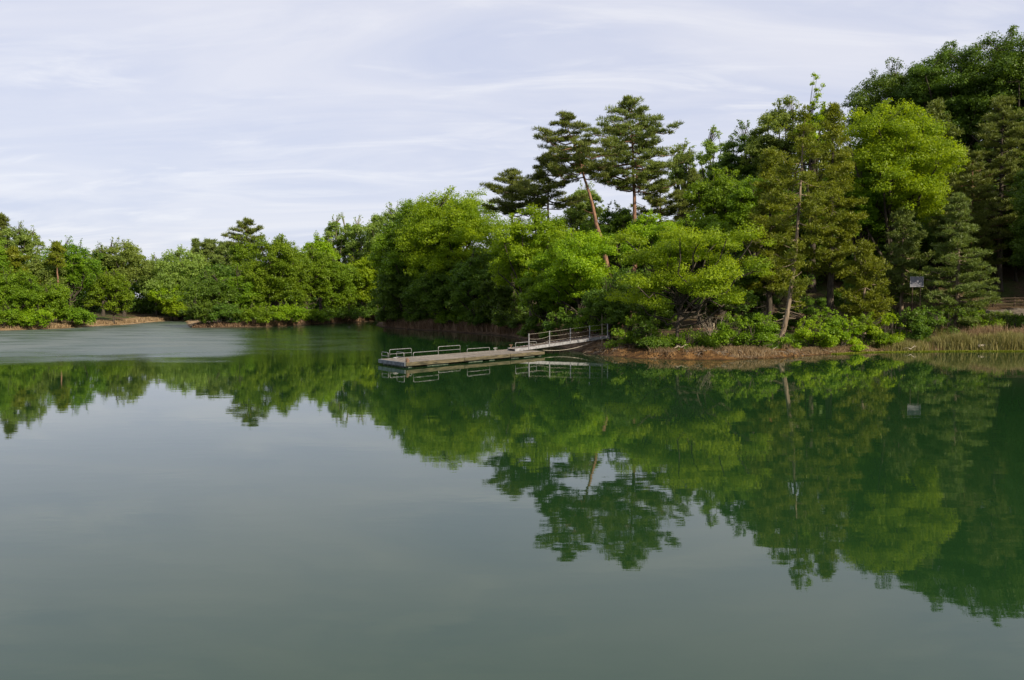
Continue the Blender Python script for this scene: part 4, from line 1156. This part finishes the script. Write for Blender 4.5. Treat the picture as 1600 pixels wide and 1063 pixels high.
# notice board
M_board = noise_mat('board_white_shaded', (0.08, 0.085, 0.105), (0.14, 0.145, 0.175), (1, 1, 1), 2.0, 0.5, 0.05)  # white board coloured much darker, its shade is put into the colour
c = at(1432.5, 440.5, 70.6); zb = gz(c.x, 70.6)
sg = empty('notice_board', (c.x, 70.6, zb)); tag(sg, 'blank white rectangular notice board on a post half hidden by fir boughs', 'sign')
hh = c.z - zb
mb = MB(); mb.box((0, 0, hh), (1.12, 0.03, 0.84)); mb.build('board', M_board, sg)
mb = MB()
for dx_, dz_, w_, h_ in ((0, 0.435, 1.18, 0.03), (0, -0.435, 1.18, 0.03), (-0.575, 0, 0.03, 0.84), (0.575, 0, 0.03, 0.84)): mb.box((dx_, 0, hh + dz_), (w_, 0.05, h_))
mb.build('frame', M_alu, sg)
for dx_ in (-0.35, 0.35):
    mb = MB(); mb.tube([(dx_, 0.05, -0.2), (dx_, 0.05, hh + 0.35)], 0.035, 8); mb.build('post', M_fence, sg)

# small roofed shelter glimpsed behind the cedars: red side wall, blue and white panel
M_red = noise_mat('red_paint', (0.22, 0.045, 0.03), (0.33, 0.075, 0.05), (1, 1, 1), 3, 0.6, 0.1)
M_blue = noise_mat('blue_paint', (0.05, 0.25, 0.38), (0.09, 0.36, 0.50), (1, 1, 1), 3, 0.5, 0.1)
c = at(1190, 415, 78); zb = gz(c.x, 78)
hut = empty('hut', (c.x, 78, zb)); tag(hut, 'small dark red hut glimpsed through the leaves left of the thin cedar', 'hut')
hh = c.z - zb
mb = MB(); mb.box((0, 1.2, hh / 2 - 0.15), (2.6, 2.4, hh - 0.3), None); mb.build('wall', M_fence, hut)
mb = MB(); a0 = hh - 0.3
mb.add([(-1.6, -0.4, a0), (1.6, -0.4, a0), (1.6, 1.2, a0 + 0.8), (-1.6, 1.2, a0 + 0.8), (-1.6, 2.8, a0), (1.6, 2.8, a0),
        (-1.6, -0.4, a0 - 0.06), (1.6, -0.4, a0 - 0.06), (1.6, 1.2, a0 + 0.74), (-1.6, 1.2, a0 + 0.74), (-1.6, 2.8, a0 - 0.06), (1.6, 2.8, a0 - 0.06)],
       [(0, 1, 2, 3), (3, 2, 5, 4), (7, 6, 9, 8), (8, 9, 10, 11), (6, 7, 1, 0), (10, 4, 5, 11), (0, 3, 9, 6), (3, 4, 10, 9), (2, 1, 7, 8), (5, 2, 8, 11)])
mb.build('roof', M_red, hut)
mb = MB(); mb.box((0.3, -0.012, hh * 0.42), (0.8, 0.02, hh * 0.7)); mb.build('door', M_postw, hut)
c = at(1262, 416, 74.5); zb = gz(c.x, 74.5)
sg = empty('panel_sign', (c.x, 74.5, zb)); tag(sg, 'small panel with blue top and white face glimpsed just right of the thin cedar trunk', 'sign')
hh = c.z - zb
mb = MB(); mb.box((0, 0, hh - 0.1), (0.55, 0.03, 0.6)); mb.build('board', M_board, sg)
mb = MB(); mb.box((0, 0, hh + 0.33), (0.66, 0.16, 0.2)); mb.box((0, 0, hh + 0.46), (0.4, 0.12, 0.06)); mb.build('cap', M_blue, sg)
mb = MB(); mb.box((0, 0, hh - 0.45), (0.55, 0.035, 0.07)); mb.build('trim', M_red, sg)
mb = MB(); mb.tube([(0, 0.06, -0.2), (0, 0.06, hh + 0.2)], 0.04, 8); mb.build('post', M_fence, sg)

# driftwood and logs
M_drift = noise_mat('driftwood', (0.20, 0.165, 0.125), (0.50, 0.44, 0.36), (3, 3, 3), 2.0, 0.85, 0.4)
def log(name, px, py, D, L_, lab, rs, r=0.09, ang=0.1, nbr=4, cat='log'):
    c = at(px, py, D); z = max(0.10, gz(c.x, D) + 0.05)
    z = max(z, c.z)
    mb = MB(); d = np.array([math.cos(ang), math.sin(ang), 0.0])
    pts = np.array([d * L_ * (k / 7 - 0.5) + [0, 0, 0.08 * math.sin(k * 1.3) + 0.16 * k / 7] for k in range(8)]) + rs.normal(size=(8, 3)) * 0.025
    mb.tube(pts, np.linspace(r, r * 0.45, 8), 7)
    for k in range(nbr):
        s = pts[rs.randint(2, 7)]; e = s + np.array([rs.uniform(-.6, .6), rs.uniform(-.3, .3), rs.uniform(-0.1, 0.35)]) * L_ * 0.35
        mb.tube(curve(s, e, (0, 0, 0.04), 5), np.linspace(r * 0.45, 0.012, 5), 5)
    o = mb.build(name, M_drift); o.location = (c.x, D, z); tag(o, lab, cat)
rs = np.random.RandomState(12)
log('fallen_log', 1550, 541, 64.6, 2.6, 'bleached fallen log with twigs lying in the reed bed', rs, 0.11, 0.15, 5)
log('driftwood', 1421, 545.5, 64.2, 1.0, 'pale piece of driftwood at the water edge left of the reeds', rs, 0.06, 0.0, 2, 'driftwood')
log('driftwood', 1064, 543, 60.8, 1.2, 'bleached twisted branch on the orange bank below the curved trunk', rs, 0.04, 0.5, 5, 'driftwood')
log('driftwood', 1207, 547, 61.0, 0.7, 'short pale stick on the bank left of the thin cedar foot', rs, 0.045, -0.2, 1, 'driftwood')
# bare twiggy dead shrub over the dirt path
c = at(1112, 520, 64.0); zb = gz(c.x, 64); mb = MB()
for k in range(26):
    th = rs.uniform(0, 6.28); ln = rs.uniform(1.0, 2.8)
    e = np.array([math.cos(th) * ln * 0.6, math.sin(th) * ln * 0.4, ln * rs.uniform(0.6, 1.0)])
    cv = curve((rs.uniform(-.15, .15), rs.uniform(-.1, .1), 0), e, rs.normal(size=3) * 0.15, 6)
    mb.tube(cv, np.linspace(0.028, 0.008, 6), 4, cap=False)
    for j in range(3):
        s = cv[rs.randint(2, 5)]; mb.tube(curve(s, s + rs.normal(size=3) * 0.35 + [0, 0, .1], (0, 0, 0.03), 4), np.linspace(0.014, 0.006, 4), 3, cap=False)
o = mb.build('dead_shrub', BARK['pale']); o.location = (c.x, 64, zb - 0.05); tag(o, 'leafless grey twiggy shrub standing over the dirt path', 'bush')
